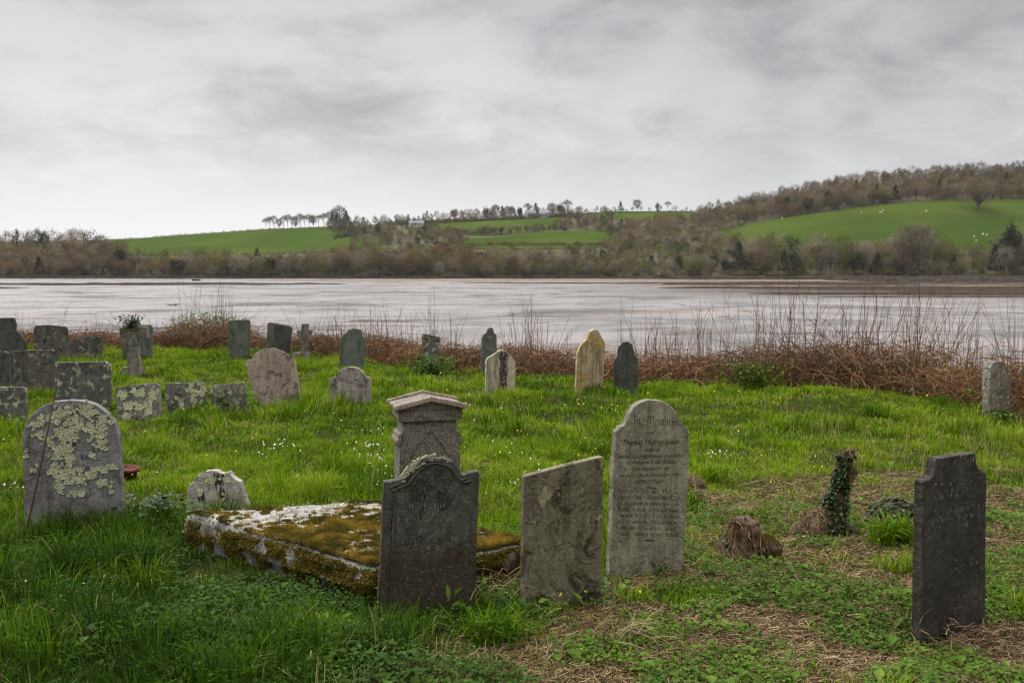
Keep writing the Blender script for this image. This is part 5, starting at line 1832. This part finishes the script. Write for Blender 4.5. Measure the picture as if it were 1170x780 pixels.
# ------------------------------------------------------------------ bramble hedge along the edge of the churchyard
_hx = np.linspace(-20, 8.6, 1200)
_hy = hedge_y(_hx)
_hl = np.concatenate([[0], np.cumsum(np.hypot(np.diff(_hx), np.diff(_hy)))])


def hedge_pt(s):
    return np.interp(s, _hl, _hx), np.interp(s, _hl, _hy)


def hedge_h(x):
    return np.interp(x, [-20, -11, -10.3, -9.4, -8.4, -7.8, -6, -3, 0, 2, 4, 5, 6.2, 7.3, 9], [.5, .5, .9, 1.05, .9, .4, .55, .7, .6, .55, .72, .95, 1.1, 1.0, 1.0])


rs = np.random.default_rng(5)
N = 21000
s = rs.uniform(0, _hl[-1], N)
bx, by = hedge_pt(s)
off = rs.uniform(-.1, 1.9, N) ** 1.0
bx = bx + off * .45 + rs.normal(0, .1, N)
by = by + off * .9 + rs.normal(0, .1, N)
hh = hedge_h(bx - off * .45) * (.12 + 1.65 * fbm(bx / .9, by / .9, octv=3, seed=91))
bz = gz(bx, by) - .03
K = 7
t = np.linspace(0, 1, K)
az = rs.uniform(0, 6.28, N)
L = hh * rs.uniform(.7, 2.0, N)
up = rs.uniform(.5, 1.25, N)
droop = rs.uniform(.3, 1.3, N)
dirh = np.stack([np.cos(az), np.sin(az)], -1)
P = np.zeros((N, K, 3))
P[..., 0] = bx[:, None] + dirh[:, 0:1] * (L * np.cos(up))[:, None] * t + rs.normal(0, .035, (N, K)) * t
P[..., 1] = by[:, None] + dirh[:, 1:2] * (L * np.cos(up))[:, None] * t + rs.normal(0, .035, (N, K)) * t
P[..., 2] = bz[:, None] + np.minimum((L * np.sin(up))[:, None] * t - (L * droop * .75)[:, None] * t ** 2 * .9, (hh * 1.25)[:, None]) + rs.normal(0, .02, (N, K)) * t
# tangle lying through the hedge
M_ = 12000
s2 = rs.uniform(0, _hl[-1], M_)
cx, cy = hedge_pt(s2)
o2 = rs.uniform(0, 1.6, M_)
cx, cy = cx + o2 * .45, cy + o2 * .9
cz = gz(cx, cy) + hedge_h(cx) * rs.uniform(.05, .85, M_) * (.5 + .8 * fbm(cx / .8, cy / .8, octv=3, seed=91))
az2 = rs.uniform(0, 6.28, M_)
el2 = rs.normal(0, .45, M_)
l2 = rs.uniform(.25, .8, M_)
P2 = np.zeros((M_, K, 3))
tc = t - .5
P2[..., 0] = cx[:, None] + np.cos(az2)[:, None] * l2[:, None] * tc + rs.normal(0, .03, (M_, K))
P2[..., 1] = cy[:, None] + np.sin(az2)[:, None] * l2[:, None] * tc + rs.normal(0, .03, (M_, K))
P2[..., 2] = cz[:, None] + np.sin(el2)[:, None] * l2[:, None] * tc - 1.2 * tc ** 2 * l2[:, None] * .6 + rs.normal(0, .02, (M_, K))
# thin upright shoots standing out of the tangle
M3 = 3600
s3 = rs.uniform(0, _hl[-1], M3)
ex, ey = hedge_pt(s3)
o3 = rs.uniform(0, 1.4, M3)
ex, ey = ex + o3 * .45, ey + o3 * .9
wt = fbm(ex / .7, ey / .7, octv=2, seed=99)
ok = (rs.uniform(0, 1, M3) < .25 + 1.2 * sstep(.45, .65, wt)) & (rs.uniform(0, 1, M3) < np.interp(ex, [-16, -4, 1, 3, 8], [.35, .5, .6, 1, 1]))
ex, ey = ex[ok], ey[ok]
m3 = len(ex)
h3 = hedge_h(ex) * rs.uniform(.9, 2.0, m3) * (.7 + .6 * sstep(.45, .65, wt[ok]))
a3 = rs.uniform(0, 6.28, m3)
sl = np.abs(rs.normal(0, .22, m3))
P3 = np.zeros((m3, K, 3))
P3[..., 0] = ex[:, None] + (np.cos(a3) * sl * h3)[:, None] * t + rs.normal(0, .02, (m3, K)).cumsum(1) * t
P3[..., 1] = ey[:, None] + (np.sin(a3) * sl * h3)[:, None] * t
P3[..., 2] = gz(ex, ey)[:, None] + h3[:, None] * (t - .12 * t ** 3)
PP = np.concatenate([P, P2, P3])
rad = np.concatenate([rs.uniform(.004, .0085, N), rs.uniform(.004, .009, M_), rs.uniform(.0035, .0075, m3)])[:, None] * (1 - .55 * t)[None]
V, q = tubes(PP, rad, 3)
tone = np.clip(.2 + .45 * fbm(PP[:, 0, 0] / 1.3, PP[:, 0, 1] / 1.3, octv=2, seed=95) + rs.normal(0, .2, len(PP)), 0, 1)
o = link('bramble_thicket', mk_mesh('bramble_thicket', V, q, None, np.repeat(tone, K * 3), False), M['bramble'])
tag(o, 'tangled leafless brown brambles along the far edge of the churchyard', 'brambles', kind='stuff')
# leaves still on the brambles, thicker at the foot and on the mound
N = 9000
s = rs.uniform(0, _hl[-1], N)
bx, by = hedge_pt(s)
o_ = rs.uniform(-.35, 1.6, N)
bx, by = bx + o_ * .45, by + o_ * .9
patch = fbm(bx / 1.1, by / 1.1, octv=3, seed=97) + .22 * np.exp(-((bx + 9.4) / .9) ** 2) + .14 * np.exp(-((bx - 4.2) / .5) ** 2) + .12 * np.exp(-((bx - 7.2) / .8) ** 2)
kp = (patch > .53)
bx, by, o_ = bx[kp], by[kp], o_[kp]
n = len(bx)
top_ = hedge_h(bx) * np.where(np.abs(bx + 9.4) < 1.3, 1.08, rs.uniform(.05, .7, n))
bz = gz(bx, by) + top_ * rs.uniform(.15, 1.0, n) ** np.where(np.abs(bx + 9.4) < 1.3, .35, 1.2)
V, T = leaves(np.stack([bx, by, bz], -1), rs.uniform(0, 6.28, n), rs.uniform(.04, .08, n), rs.normal(.1, .6, n), rs.uniform(.03, .06, n))
o = link('bramble_leaves', mk_mesh('bramble_leaves', V, None, T, np.repeat(rs.uniform(0, 1, n), 7), False), M['leaf'])
tag(o, 'sparse dark green bramble and ivy leaves in the brown hedge', 'leaves', kind='stuff')


def sapling(px, yb, hpx, nst, spread, label, seed, lean=0.0, twig=5, back=.7, r=.0085):
    rs = np.random.default_rng(seed)
    x = (px - 585) / F
    ds = np.linspace(10, 34, 400)
    d = float(ds[np.argmin(np.abs(ds - hedge_y(x * ds)))]) + back
    p = at(px, yb, d)
    p[2] = float(gz(p[0], p[1])) - .05
    e_top = at(px, yb - hpx, d)
    H = (yb * 0 + (e_top[2] - p[2]))
    K = 7
    t = np.linspace(0, 1, K)
    Ps, Rs = [], []
    for i in range(nst):
        az = rs.uniform(0, 6.28)
        sp = rs.normal(0, spread)
        h = H * rs.uniform(.55, 1.0) if i else H
        b0 = rs.normal(0, .07 + spread * .1, 2)
        c = np.zeros((K, 3))
        c[:, 0] = b0[0] + (lean + sp * math.cos(az)) * h * t ** 1.2
        c[:, 1] = b0[1] + sp * math.sin(az) * h * t
        c[:, 2] = h * t
        c[1:, :2] += rs.normal(0, .015, (K - 1, 2)).cumsum(0) * .8
        Ps.append(c)
        Rs.append(r * rs.uniform(.7, 1.1) * (1 - .7 * t))
        for j in range(rs.integers(1, twig + 1)):
            k_ = rs.integers(2, K - 1)
            a2 = rs.uniform(0, 6.28)
            l = h * rs.uniform(.1, .3)
            q = c[k_] + np.stack([np.cos(a2) * l * .5 * t, np.sin(a2) * l * .5 * t, l * .8 * t + .1 * l * t ** 2], -1)
            Ps.append(q)
            Rs.append(r * .42 * (1 - .6 * t))
    V, q = tubes(np.array(Ps), np.array(Rs), 4)
    o = link('sapling', mk_mesh('sapling', V, q, None, np.repeat(rs.uniform(.15, .6, len(Ps)), K * 4)), M['bramble'])
    o.location = p
    tag(o, label, 'sapling', 'bare saplings along the bramble hedge')


SAP = [
    (66, 392, 58, 4, .12, 'leaning leafless sapling rising behind the low sloping-topped gravestone at left', .25, 6),
    (110, 392, 30, 6, .18, 'short bare shoots behind the back left gravestones', .0, 4),
    (20, 392, 38, 5, .15, 'thin bare shoots above the dark slate stones at the left edge', .1, 4),
    (210, 392, 45, 4, .1, 'bare twigs growing out of the green-topped bramble mound', .0, 4),
    (300, 400, 40, 3, .08, 'few thin bare stems beside the split gravestone', .05, 3),
    (430, 408, 45, 7, .16, 'bare stems in the brambles between the domed dark stone and the small lichened one', .0, 5),
    (462, 410, 50, 6, .12, 'cluster of bare stems just left of the small ivy-footed gravestone', .0, 5),
    (492, 412, 85, 4, .07, 'taller pair of bare stems behind the small ivy-footed gravestone', .02, 5),
    (520, 415, 52, 5, .14, 'bare stems right of the small ivy-footed gravestone', .05, 4),
    (600, 420, 88, 13, .12, 'dense many-stemmed bare shrub right of the slim pointed gravestone', .0, 7),
    (622, 420, 60, 5, .22, 'bare side shoots leaning right beside the dense many-stemmed shrub', .3, 5),
    (650, 425, 50, 4, .1, 'thin bare stems left of the ochre gravestone', .0, 4),
    (713, 428, 95, 4, .05, 'tall straight bare stems rising behind the dark round-topped gravestone', .0, 4),
    (748, 428, 82, 5, .1, 'bare stems right of the dark round-topped gravestone', .04, 5),
    (778, 428, 72, 6, .12, 'group of short twiggy stems between the ochre stone and the green patch in the hedge', .0, 5),
    (800, 432, 92, 6, .07, 'upright bare stems left of the green patch in the hedge', .03, 5),
    (828, 432, 100, 7, .09, 'tall group of bare stems above the green patch in the hedge', .02, 6),
    (858, 434, 80, 7, .14, 'crossing bare stems over the green patch in the hedge', .1, 6),
    (900, 436, 118, 6, .09, 'tall bare stems with a bent top at the thick part of the hedge', .1, 5),
    (925, 438, 110, 7, .12, 'reddish bare stems in the thick part of the hedge', .05, 6),
    (952, 438, 90, 9, .12, 'bushy reddish shoots in the middle of the right-hand hedge', .0, 6),
    (985, 440, 95, 10, .16, 'bushy twiggy shoots left of the fan of long stems', .05, 6),
    (1046, 440, 130, 12, .13, 'fan of long bare stems spreading from the right-hand hedge', -.05, 4),
    (1062, 440, 120, 9, .16, 'long bare stems slanting right out of the right-hand hedge', .42, 4),
    (1100, 445, 75, 6, .18, 'bare stems in the hedge left of the thick leaning gravestone', .1, 5),
    (1130, 445, 60, 6, .14, 'thin bare stems behind the thick leaning gravestone', .05, 5),
    (1158, 450, 75, 7, .12, 'bare stems at the right edge behind the thick leaning gravestone', .05, 5),
]
for i, (px, yb, hp, n, sp, lb, ln, tw) in enumerate(SAP):
    sapling(px, yb, hp, n, sp, lb, 300 + i, ln, tw, r=.0062 if px < 880 else .0078)
# fallen bare branch left of the tall square stone
p = at(245, 386, 29.0)
Pb = np.array([[(-.5, 0, .0), (-.2, 0, .25), (0, .05, .35), (.3, 0, .22), (.7, 0, .18)], [(0, .05, .35), (.12, 0, .42), (.3, 0, .36), (.45, 0, .40), (.6, 0, .33)],
               [(-.2, 0, .25), (-.32, 0, .2), (-.42, .05, .1), (-.5, .0, .02), (-.55, 0, -.1)]], float)
V, q = tubes(Pb, np.tile([.035, .03, .025, .02, .012], (3, 1)), 5)
o = link('fallen_branch', mk_mesh('fallen_branch', V, q), M['bark'])
o.location = (p[0], p[1], float(gz(p[0], p[1])))
tag(o, 'dark crooked fallen branch in the brambles left of the tall square gravestone', 'branch')

# ------------------------------------------------------------------ plants one can point to
def leaf_plant(name, px, py, n, L, w, label, cat, seed, mat='leaf', pitch=.7, spread=.06, dz=0.0, tone=(.3, .9), hgt=.1, d=None):
    rs = np.random.default_rng(seed)
    if d is None:
        p, d = ground_at(px, py)
    else:
        p = at(px, py, d)
    az = rs.uniform(0, 6.28, n)
    b = np.stack([rs.normal(0, spread, n), rs.normal(0, spread, n), rs.uniform(0, hgt, n)], -1)
    V, T = leaves(b, az, rs.uniform(*L, n), pitch + rs.normal(0, .4, n), rs.uniform(*w, n))
    st = MB()
    st.add(V, None, T, np.repeat(rs.uniform(*tone, n), 7))
    t = np.linspace(0, 1, 4)
    Pp = b[:, None] * t[None, :, None]
    Pp[..., 2] -= .02
    V, q = tubes(Pp, np.full((n, 4), .0022), 3)
    st.add(V, q, None, .5)
    o = st.build(name, M[mat], None, False)
    o.location = p + np.array([0, 0, dz])
    return tag(o, label, cat)


def strap_clump(name, px, py, n, L, label, cat, seed, tone=(.5, .75), mat='grass', width=.014):
    rs = np.random.default_rng(seed)
    p, d = ground_at(px, py)
    b = rs.normal(0, .05, (n, 3)) * [1.6, 1, 0]
    V, T = blades(b, rs.uniform(0, 6.28, n), rs.uniform(*L, n), rs.uniform(.15, .8, n), rs.uniform(.3, 1.1, n), np.full(n, width))
    o = link(name, mk_mesh(name, V, None, T, np.repeat(rs.uniform(*tone, n), 5), False), M[mat])
    o.location = p
    return tag(o, label, cat)


leaf_plant('dock_plant', 482, 697, 13, (.09, .16), (.035, .06), 'bright green dock plant with long leaves at the foot of the arched black gravestone', 'plant', 1, pitch=.55, spread=.05, hgt=.12, tone=(.6, .95))
leaf_plant('dock_plant', 520, 712, 8, (.06, .11), (.03, .05), 'small green plant just right of the dock plant at the arched black gravestone', 'plant', 2, pitch=.5, tone=(.4, .8))
leaf_plant('arum_plant', 632, 706, 14, (.07, .11), (.04, .06), 'broad-leaved green plant at the foot of the slanting-topped gravestone', 'plant', 3, pitch=.35, spread=.09, hgt=.08, tone=(.65, 1))
leaf_plant('arum_plant', 676, 694, 34, (.03, .06), (.025, .05), 'low ivy patch at the right foot of the slanting-topped gravestone', 'plant', 4, 'ivy', .3, .1, hgt=.1, tone=(.3, .9))
leaf_plant('ivy_plant', 757, 661, 60, (.03, .055), (.025, .045), 'ivy and weeds along the foot of the lettered gravestone', 'plant', 5, 'leaf', .3, .1, hgt=.09, tone=(.2, .8))
leaf_plant('ivy_plant', 1088, 712, 26, (.03, .055), (.03, .05), 'dark ivy sprig at the foot of the scooped-shoulder gravestone', 'plant', 6, 'ivy', .2, .07, hgt=.16, tone=(.2, .9))
leaf_plant('weed_bush', 262, 474, 130, (.06, .12), (.05, .09), 'green weeds growing over the rightmost low lichened stone', 'plant', 7, 'leaf', .4, .22, hgt=.38, tone=(.3, .8))
leaf_plant('ivy_bush', 176, 603, 420, (.03, .06), (.025, .05), 'dark mound of ivy right of the round-topped lichened gravestone', 'plant', 8, 'ivy', .1, .16, hgt=.24, tone=(.0, .7))
leaf_plant('ivy_bush', 492, 428, 260, (.06, .11), (.05, .09), 'ivy mound at the foot of the small lichened gravestone by the brambles', 'plant', 9, 'leaf', .2, .25, hgt=.42, tone=(.1, .75))
leaf_plant('cross_plant', 150, 374, 110, (.05, .09), (.03, .055), 'green ivy plant growing on top of the weathered stone cross', 'plant', 10, 'ivy', .6, .13, .0, (.1, .7), .24, d=20.45)
leaf_plant('weed_bush', 1145, 478, 120, (.05, .09), (.04, .07), 'green weeds around the foot of the thick leaning gravestone', 'plant', 11, 'leaf', .4, .18, hgt=.16, tone=(.3, .8))
leaf_plant('nettle_patch', 862, 446, 260, (.06, .1), (.05, .08), 'green leafy patch at the foot of the hedge right of centre', 'plant', 12, 'leaf', .3, .28, hgt=.42, tone=(.2, .9))
leaf_plant('primrose_plant', 372, 735, 16, (.07, .12), (.04, .06), 'pale crinkled primrose leaves in the dark grass left of the arched black gravestone', 'plant', 13, 'leaf', .35, .04, hgt=.03, tone=(.7, 1))
strap_clump('daffodil_clump', 1022, 628, 170, (.2, .36), 'arching clump of strap-shaped daffodil leaves by the overgrown stump', 'plant', 21, (.35, .6))
strap_clump('grass_tussock', 812, 548, 120, (.2, .34), 'long-leaved tussock with white flowers right of the lettered gravestone', 'plant', 22, (.5, .72), width=.01)
strap_clump('grass_tussock', 565, 752, 200, (.15, .3), 'long lush grass tussock below the slanting-topped gravestone', 'plant', 23, (.2, .55), width=.009)


def straw_clump(px, py, n, L, label, seed, spread=.08):
    rs = np.random.default_rng(seed)
    p, d = ground_at(px, py)
    o = dead_wisps('straw_clump', np.array([[0, 0, .03]]), n, seed, None, L, 'straw', spread, .35, .0022)
    o.location = p
    tag(o, label, 'dead grass')


straw_clump(706, 748, 130, (.12, .36), 'pale clump of dead straw stalks in the foreground right of centre', 41)
straw_clump(1096, 742, 300, (.06, .18), 'heap of pale cut dead grass at the foot of the scooped-shoulder gravestone', 42, .22)
straw_clump(622, 766, 60, (.08, .2), 'small pale tuft of dead grass near the bottom edge below the slanting gravestone', 43, .05)
straw_clump(566, 694, 150, (.15, .4), 'dead brown stalks in the dark gap beside the arched black gravestone', 44, .12)
straw_clump(1022, 680, 60, (.1, .3), 'few pale dead stalks left of the scooped-shoulder gravestone', 45, .08)
straw_clump(30, 742, 40, (.06, .16), 'few curled pale dead stalks at the bottom left', 46, .1)

# ------------------------------------------------------------------ grass, weeds, dead straw
def scatter(d0, d1, dens, seed, extra=1.0):
    rs = np.random.default_rng(seed)
    wmax = .56 * d1 + 1.0
    A = 2 * wmax * (d1 - d0)
    n = int(A * dens * extra)
    x = rs.uniform(-wmax, wmax, n)
    y = rs.uniform(d0, d1, n)
    ok = (np.abs(x) < .56 * y + 1.0) & (y < hedge_y(x) + .7)
    x, y = x[ok], y[ok]
    # not through the tomb slab
    ins = np.ones(len(x), bool)
    sh = cen[:2] + (TQ[:, :2] - cen[:2]) * .985
    for i in range(4):
        a, b = sh[i], sh[(i + 1) % 4]
        ins &= ((b[0] - a[0]) * (y - a[1]) - (b[1] - a[1]) * (x - a[0])) > 0
    return rs, x[~ins], y[~ins]


def dryness(x, y):
    lim = np.interp(y, [3.5, 4.8, 5.5, 6.5, 8, 9.3, 10], [-1.1, -.7, .15, .8, 1.2, 1.7, 2.2])
    far = 1 - sstep(8.6, 10.4, y)
    b = sstep(-.35, .5, x - lim) * far
    n = fbm(x / .5, y / .5, octv=3, seed=120)
    base = b * sstep(.30, .52, n + .12 * b)
    right = sstep(1.9, 2.6, x) * sstep(9, 10, y) * (1 - sstep(11, 13, y)) * sstep(.47, .62, n) * .6
    mid = sstep(.57, .70, fbm(x / .9, y / .9, octv=3, seed=121)) * .22 * sstep(6, 9, y)
    return np.clip(base + right + mid, 0, 1)


BV, BT, BTN, b0 = [], [], [], 0


def add_bl(V, T, tn):
    global b0
    BV.append(V.astype(np.float32))
    BT.append((T + b0).astype(np.int32))
    BTN.append(tn.astype(np.float32))
    b0 += len(V)


def tomb_near(x, y):
    """1 close in front of the tomb, where the grass is short"""
    a, b = TQ[0][:2], TQ[1][:2]
    ab = b - a
    t = np.clip(((x - a[0]) * ab[0] + (y - a[1]) * ab[1]) / (ab @ ab), 0, 1)
    dd = np.hypot(x - a[0] - t * ab[0], y - a[1] - t * ab[1])
    return 1 - sstep(.15, .75, dd)


for zi, (d0, d1, dens, wd, ntu) in enumerate(((3.6, 6.2, 3900, .0052, 26), (6.2, 8.5, 3300, .006, 22), (8.5, 12, 2700, .0075, 14), (12, 18, 1050, .0105, 8), (18, 32, 520, .015, 4))):
    rs, x, y = scatter(d0, d1, dens, 200 + zi)
    n = len(x)
    # most blades belong to tussocks that splay out from their middle
    _, tx, ty = scatter(d0, d1, ntu, 240 + zi)
    nt_ = len(tx)
    ti = rs.integers(0, nt_, n)
    rad = rs.uniform(.05, .13, nt_) * (1.0 + .3 * (d0 > 8))
    size = rs.uniform(.55, 1.7, nt_) ** 1.1 * (.55 + .9 * sstep(.4, .65, fbm(tx / 1.5, ty / 1.5, octv=2, seed=131)))
    hue = rs.normal(0, .12, nt_)
    intus = rs.uniform(0, 1, n) < .62
    g = rs.normal(0, 1, (n, 2))
    gx_, gy_ = g[:, 0] * rad[ti], g[:, 1] * rad[ti]
    x = np.where(intus, tx[ti] + gx_, x)
    y = np.where(intus, ty[ti] + gy_, y)
    sh = cen[:2] + (TQ[:, :2] - cen[:2]) * .985
    ins = np.ones(n, bool)
    for i in range(4):
        a, b = sh[i], sh[(i + 1) % 4]
        ins &= ((b[0] - a[0]) * (y - a[1]) - (b[1] - a[1]) * (x - a[0])) > 0
    dr = dryness(x, y)
    kp = (rs.uniform(0, 1, n) > dr * .66) & ~ins
    x, y, dr, ti, intus, g = x[kp], y[kp], dr[kp], ti[kp], intus[kp], g[kp]
    n = len(x)
    q = np.hypot(g[:, 0], g[:, 1])
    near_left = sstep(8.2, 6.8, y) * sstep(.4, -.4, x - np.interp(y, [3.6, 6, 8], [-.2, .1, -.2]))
    L = np.where(intus, (.19 - .045 * (d0 > 8)) * size[ti] * (1.1 - .22 * np.clip(q, 0, 2)), rs.uniform(.06, .13, n)) * rs.uniform(.65, 1.25, n)
    L = np.clip(L, .03, .34)
    L *= (1 - .62 * dr) * (1 - .42 * tomb_near(x, y))
    flow = fbm(x / .8, y / .8, octv=2, seed=133) * 14
    out_az = np.arctan2(g[:, 1], g[:, 0]) + rs.normal(0, .6, n)
    az = np.where(intus, out_az, np.where(rs.uniform(0, 1, n) < .5, flow, rs.uniform(0, 6.28, n)))
    lean = np.where(intus, .1 + .28 * q, np.abs(rs.normal(.35, .22, n))) + rs.normal(0, .08, n)
    curl = rs.uniform(.2, 1.3, n)
    tone = .47 + .55 * (fbm(x / 1.1, y / 1.1, octv=3, seed=135) - .5) + rs.normal(0, .12, n) + np.where(intus, hue[ti], -.06) - .27 * near_left + .11 * sstep(7.5, 9.5, y)  # near-left blades get a darker colour in place of shading towards the corner
    tone = np.clip(tone, .02, .82)
    deadf = rs.uniform(0, 1, n) < (.03 + .25 * dr + .03 * (~intus) - .02 * near_left)
    tone = np.where(deadf, rs.uniform(.84, 1.0, n), tone)
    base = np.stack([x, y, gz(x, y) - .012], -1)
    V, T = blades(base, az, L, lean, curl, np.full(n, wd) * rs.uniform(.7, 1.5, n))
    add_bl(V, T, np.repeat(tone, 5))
# tall pale dead grass stems on the right and along the hedge foot
rs, x, y = scatter(9, 15, 60, 260)
kp = ((x > 3.6) & (y < 13) & (rs.uniform(0, 1, len(x)) < .35)) | (rs.uniform(0, 1, len(x)) < .02)
x, y = x[kp], y[kp]
n = len(x)
V, T = blades(np.stack([x, y, gz(x, y)], -1), rs.uniform(0, 6.28, n), rs.uniform(.2, .5, n), np.abs(rs.normal(.1, .2, n)), rs.uniform(0, .6, n), np.full(n, .007))
add_bl(V, T, np.repeat(rs.uniform(.86, 1, n), 5))
o = link('grass', mk_mesh('grass', np.concatenate(BV), None, np.concatenate(BT), np.concatenate(BTN), True), M['grass'])
tag(o, 'lush uneven green grass covering the churchyard', 'grass', kind='stuff')
del BV, BT, BTN

# weeds: small broad leaves, dense in the near left, in patches on the right
LV, LT, LTN, l0 = [], [], [], 0
for zi, (d0, d1, dens) in enumerate(((3.6, 6.2, 4200), (6.2, 8.6, 2300), (8.6, 14, 350))):
    rs, x, y = scatter(d0, d1, dens, 280 + zi)
    pt = fbm(x / .38, y / .38, octv=3, seed=140)
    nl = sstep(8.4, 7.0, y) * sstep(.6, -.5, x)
    dr = dryness(x, y)
    prob = np.clip(sstep(.5, .62, pt) * (.5 + .1 * nl) + .18 * nl * sstep(.38, .5, pt) + dr * .85 * sstep(.36, .50, pt), 0, 1) * np.where(y > 8.6, .5, 1)
    kp = rs.uniform(0, 1, len(x)) < prob
    x, y, nl = x[kp], y[kp], nl[kp]
    n = len(x)
    hgt = (rs.uniform(.01, .06, n) + .09 * nl * rs.uniform(0, 1, n)) * (1 - .5 * tomb_near(x, y))
    sz = rs.uniform(.010, .026, n) * np.where(rs.uniform(0, 1, n) < .06, 2.2, 1)
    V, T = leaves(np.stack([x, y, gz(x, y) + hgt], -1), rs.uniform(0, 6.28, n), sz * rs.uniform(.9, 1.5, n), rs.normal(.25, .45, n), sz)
    tn = np.clip(.55 + .5 * (fbm(x / .3, y / .3, octv=2, seed=142) - .5) + rs.normal(0, .15, n) - .38 * nl, 0, 1)  # near-left weeds carry the same corner shading in their colour
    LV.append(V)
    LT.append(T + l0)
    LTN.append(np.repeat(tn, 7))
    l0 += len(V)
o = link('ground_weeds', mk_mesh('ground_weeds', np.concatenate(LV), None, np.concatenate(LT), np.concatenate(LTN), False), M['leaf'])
tag(o, 'low leafy weeds among the near grass', 'weeds', kind='stuff')

# dead straw lying on the cut patches
PS, RS, TN = [], [], []
for zi, (d0, d1, dens) in enumerate(((3.6, 6.5, 4000), (6.5, 10.5, 1900))):
    rs, x, y = scatter(d0, d1, dens, 290 + zi)
    dr = dryness(x, y)
    kp = rs.uniform(0, 1, len(x)) < np.clip(dr * 1.1 + .01, 0, 1)
    x, y = x[kp], y[kp]
    n = len(x)
    az = rs.uniform(0, 6.28, n)
    el = np.abs(rs.normal(.03, .14, n))
    L = rs.uniform(.02, .10, n) * np.where(rs.uniform(0, 1, n) < .06, 2.0, 1)
    t = np.linspace(-.5, .5, 4)
    bend = rs.normal(0, .5, n)
    c = np.stack([x, y, gz(x, y) + rs.uniform(.002, .022, n)], -1)
    Pp = np.zeros((n, 4, 3))
    Pp[..., 0] = c[:, 0:1] + np.cos(az)[:, None] * L[:, None] * t - np.sin(az)[:, None] * (bend * L)[:, None] * (t ** 2)
    Pp[..., 1] = c[:, 1:2] + np.sin(az)[:, None] * L[:, None] * t + np.cos(az)[:, None] * (bend * L)[:, None] * (t ** 2)
    Pp[..., 2] = c[:, 2:3] + np.sin(el)[:, None] * L[:, None] * (t + .4)
    PS.append(Pp)
    RS.append(np.broadcast_to(rs.uniform(.0009, .0022, (n, 1)), (n, 4)))
    TN.append(np.clip(.08 + ( .9 * rs.uniform(0, 1, n) ** 1.1), 0, 1))
V, q = tubes(np.concatenate(PS), np.concatenate(RS), 3)
o = link('cut_straw', mk_mesh('cut_straw', V, q, None, np.repeat(np.concatenate(TN), 12), False), M['straw'])
tag(o, 'cut dead grass lying on the bare right foreground', 'dead grass', kind='stuff')


# brown leaf litter on the cut ground
rs, x, y = scatter(3.6, 9.5, 380, 333)
kp = rs.uniform(0, 1, len(x)) < np.clip(dryness(x, y) * .9 + .03, 0, 1)
x, y = x[kp], y[kp]
n = len(x)
V, T = leaves(np.stack([x, y, gz(x, y) + rs.uniform(.004, .02, n)], -1), rs.uniform(0, 6.28, n), rs.uniform(.015, .04, n), rs.normal(.05, .35, n), rs.uniform(.010, .024, n), .1)
o = link('leaf_litter', mk_mesh('leaf_litter', V, None, T, np.repeat(rs.uniform(0, .75, n) ** 1.2, 7), False), M['straw'])
tag(o, 'fallen brown leaf litter among the cut grass', 'leaf litter', kind='stuff')


def flowers(name, label, cat, mat, spots, seed, petals=7, r=(.006, .0095)):
    rs = np.random.default_rng(seed)
    C = []
    for px, py, sx, sy, n in spots:
        for _ in range(n):
            p, _d = ground_at(px + rs.normal(0, sx), max(py + rs.normal(0, sy), 420))
            C.append(p + np.array([0, 0, rs.uniform(.07, .15)]))
    C = np.array(C)
    n = len(C)
    a = np.arange(petals) * 2 * math.pi / petals
    VV, TT, k0 = [], [], 0
    for c in C:
        rr = rs.uniform(*r) * (1 + max(0, c[1] - 9) * .05)
        tilt = rs.normal(0, .5, 2) - [0, .5]
        for t in a:
            d1 = np.array([math.cos(t), math.sin(t), 0])
            s1 = np.array([-math.sin(t), math.cos(t), 0])
            pts = [c, c + d1 * rr * .7 + s1 * rr * .32, c + d1 * rr, c + d1 * rr * .7 - s1 * rr * .32]
            pts = [p_ + np.array([0, 0, (p_ - c)[0] * tilt[0] + (p_ - c)[1] * -tilt[1]]) for p_ in pts]
            VV += pts
            TT += [(k0, k0 + 1, k0 + 2), (k0, k0 + 2, k0 + 3)]
            k0 += 4
    o = link(name, mk_mesh(name, np.array(VV), None, np.array(TT), np.repeat(rs.uniform(0, 1, n), 4 * petals), False), M[mat])
    tag(o, label, cat, kind='stuff')


flowers('white_flowers', 'tiny white flowers scattered in the grass', 'flowers', 'petal_white',
        [(428, 520, 14, 16, 34), (590, 555, 30, 28, 26), (318, 524, 14, 5, 18), (560, 500, 40, 25, 18), (440, 560, 10, 15, 10), (822, 532, 9, 3, 12), (660, 480, 80, 30, 20), (12, 572, 10, 4, 10)], 1)
flowers('yellow_flowers', 'small yellow celandine flowers dotted through the grass', 'flowers', 'petal_yellow',
        [(700, 500, 120, 40, 50), (960, 520, 90, 40, 40), (300, 500, 120, 40, 36), (80, 720, 50, 25, 9), (340, 558, 4, 3, 2), (560, 480, 120, 20, 24), (690, 700, 40, 12, 5), (20, 520, 20, 20, 6)], 2, 8)
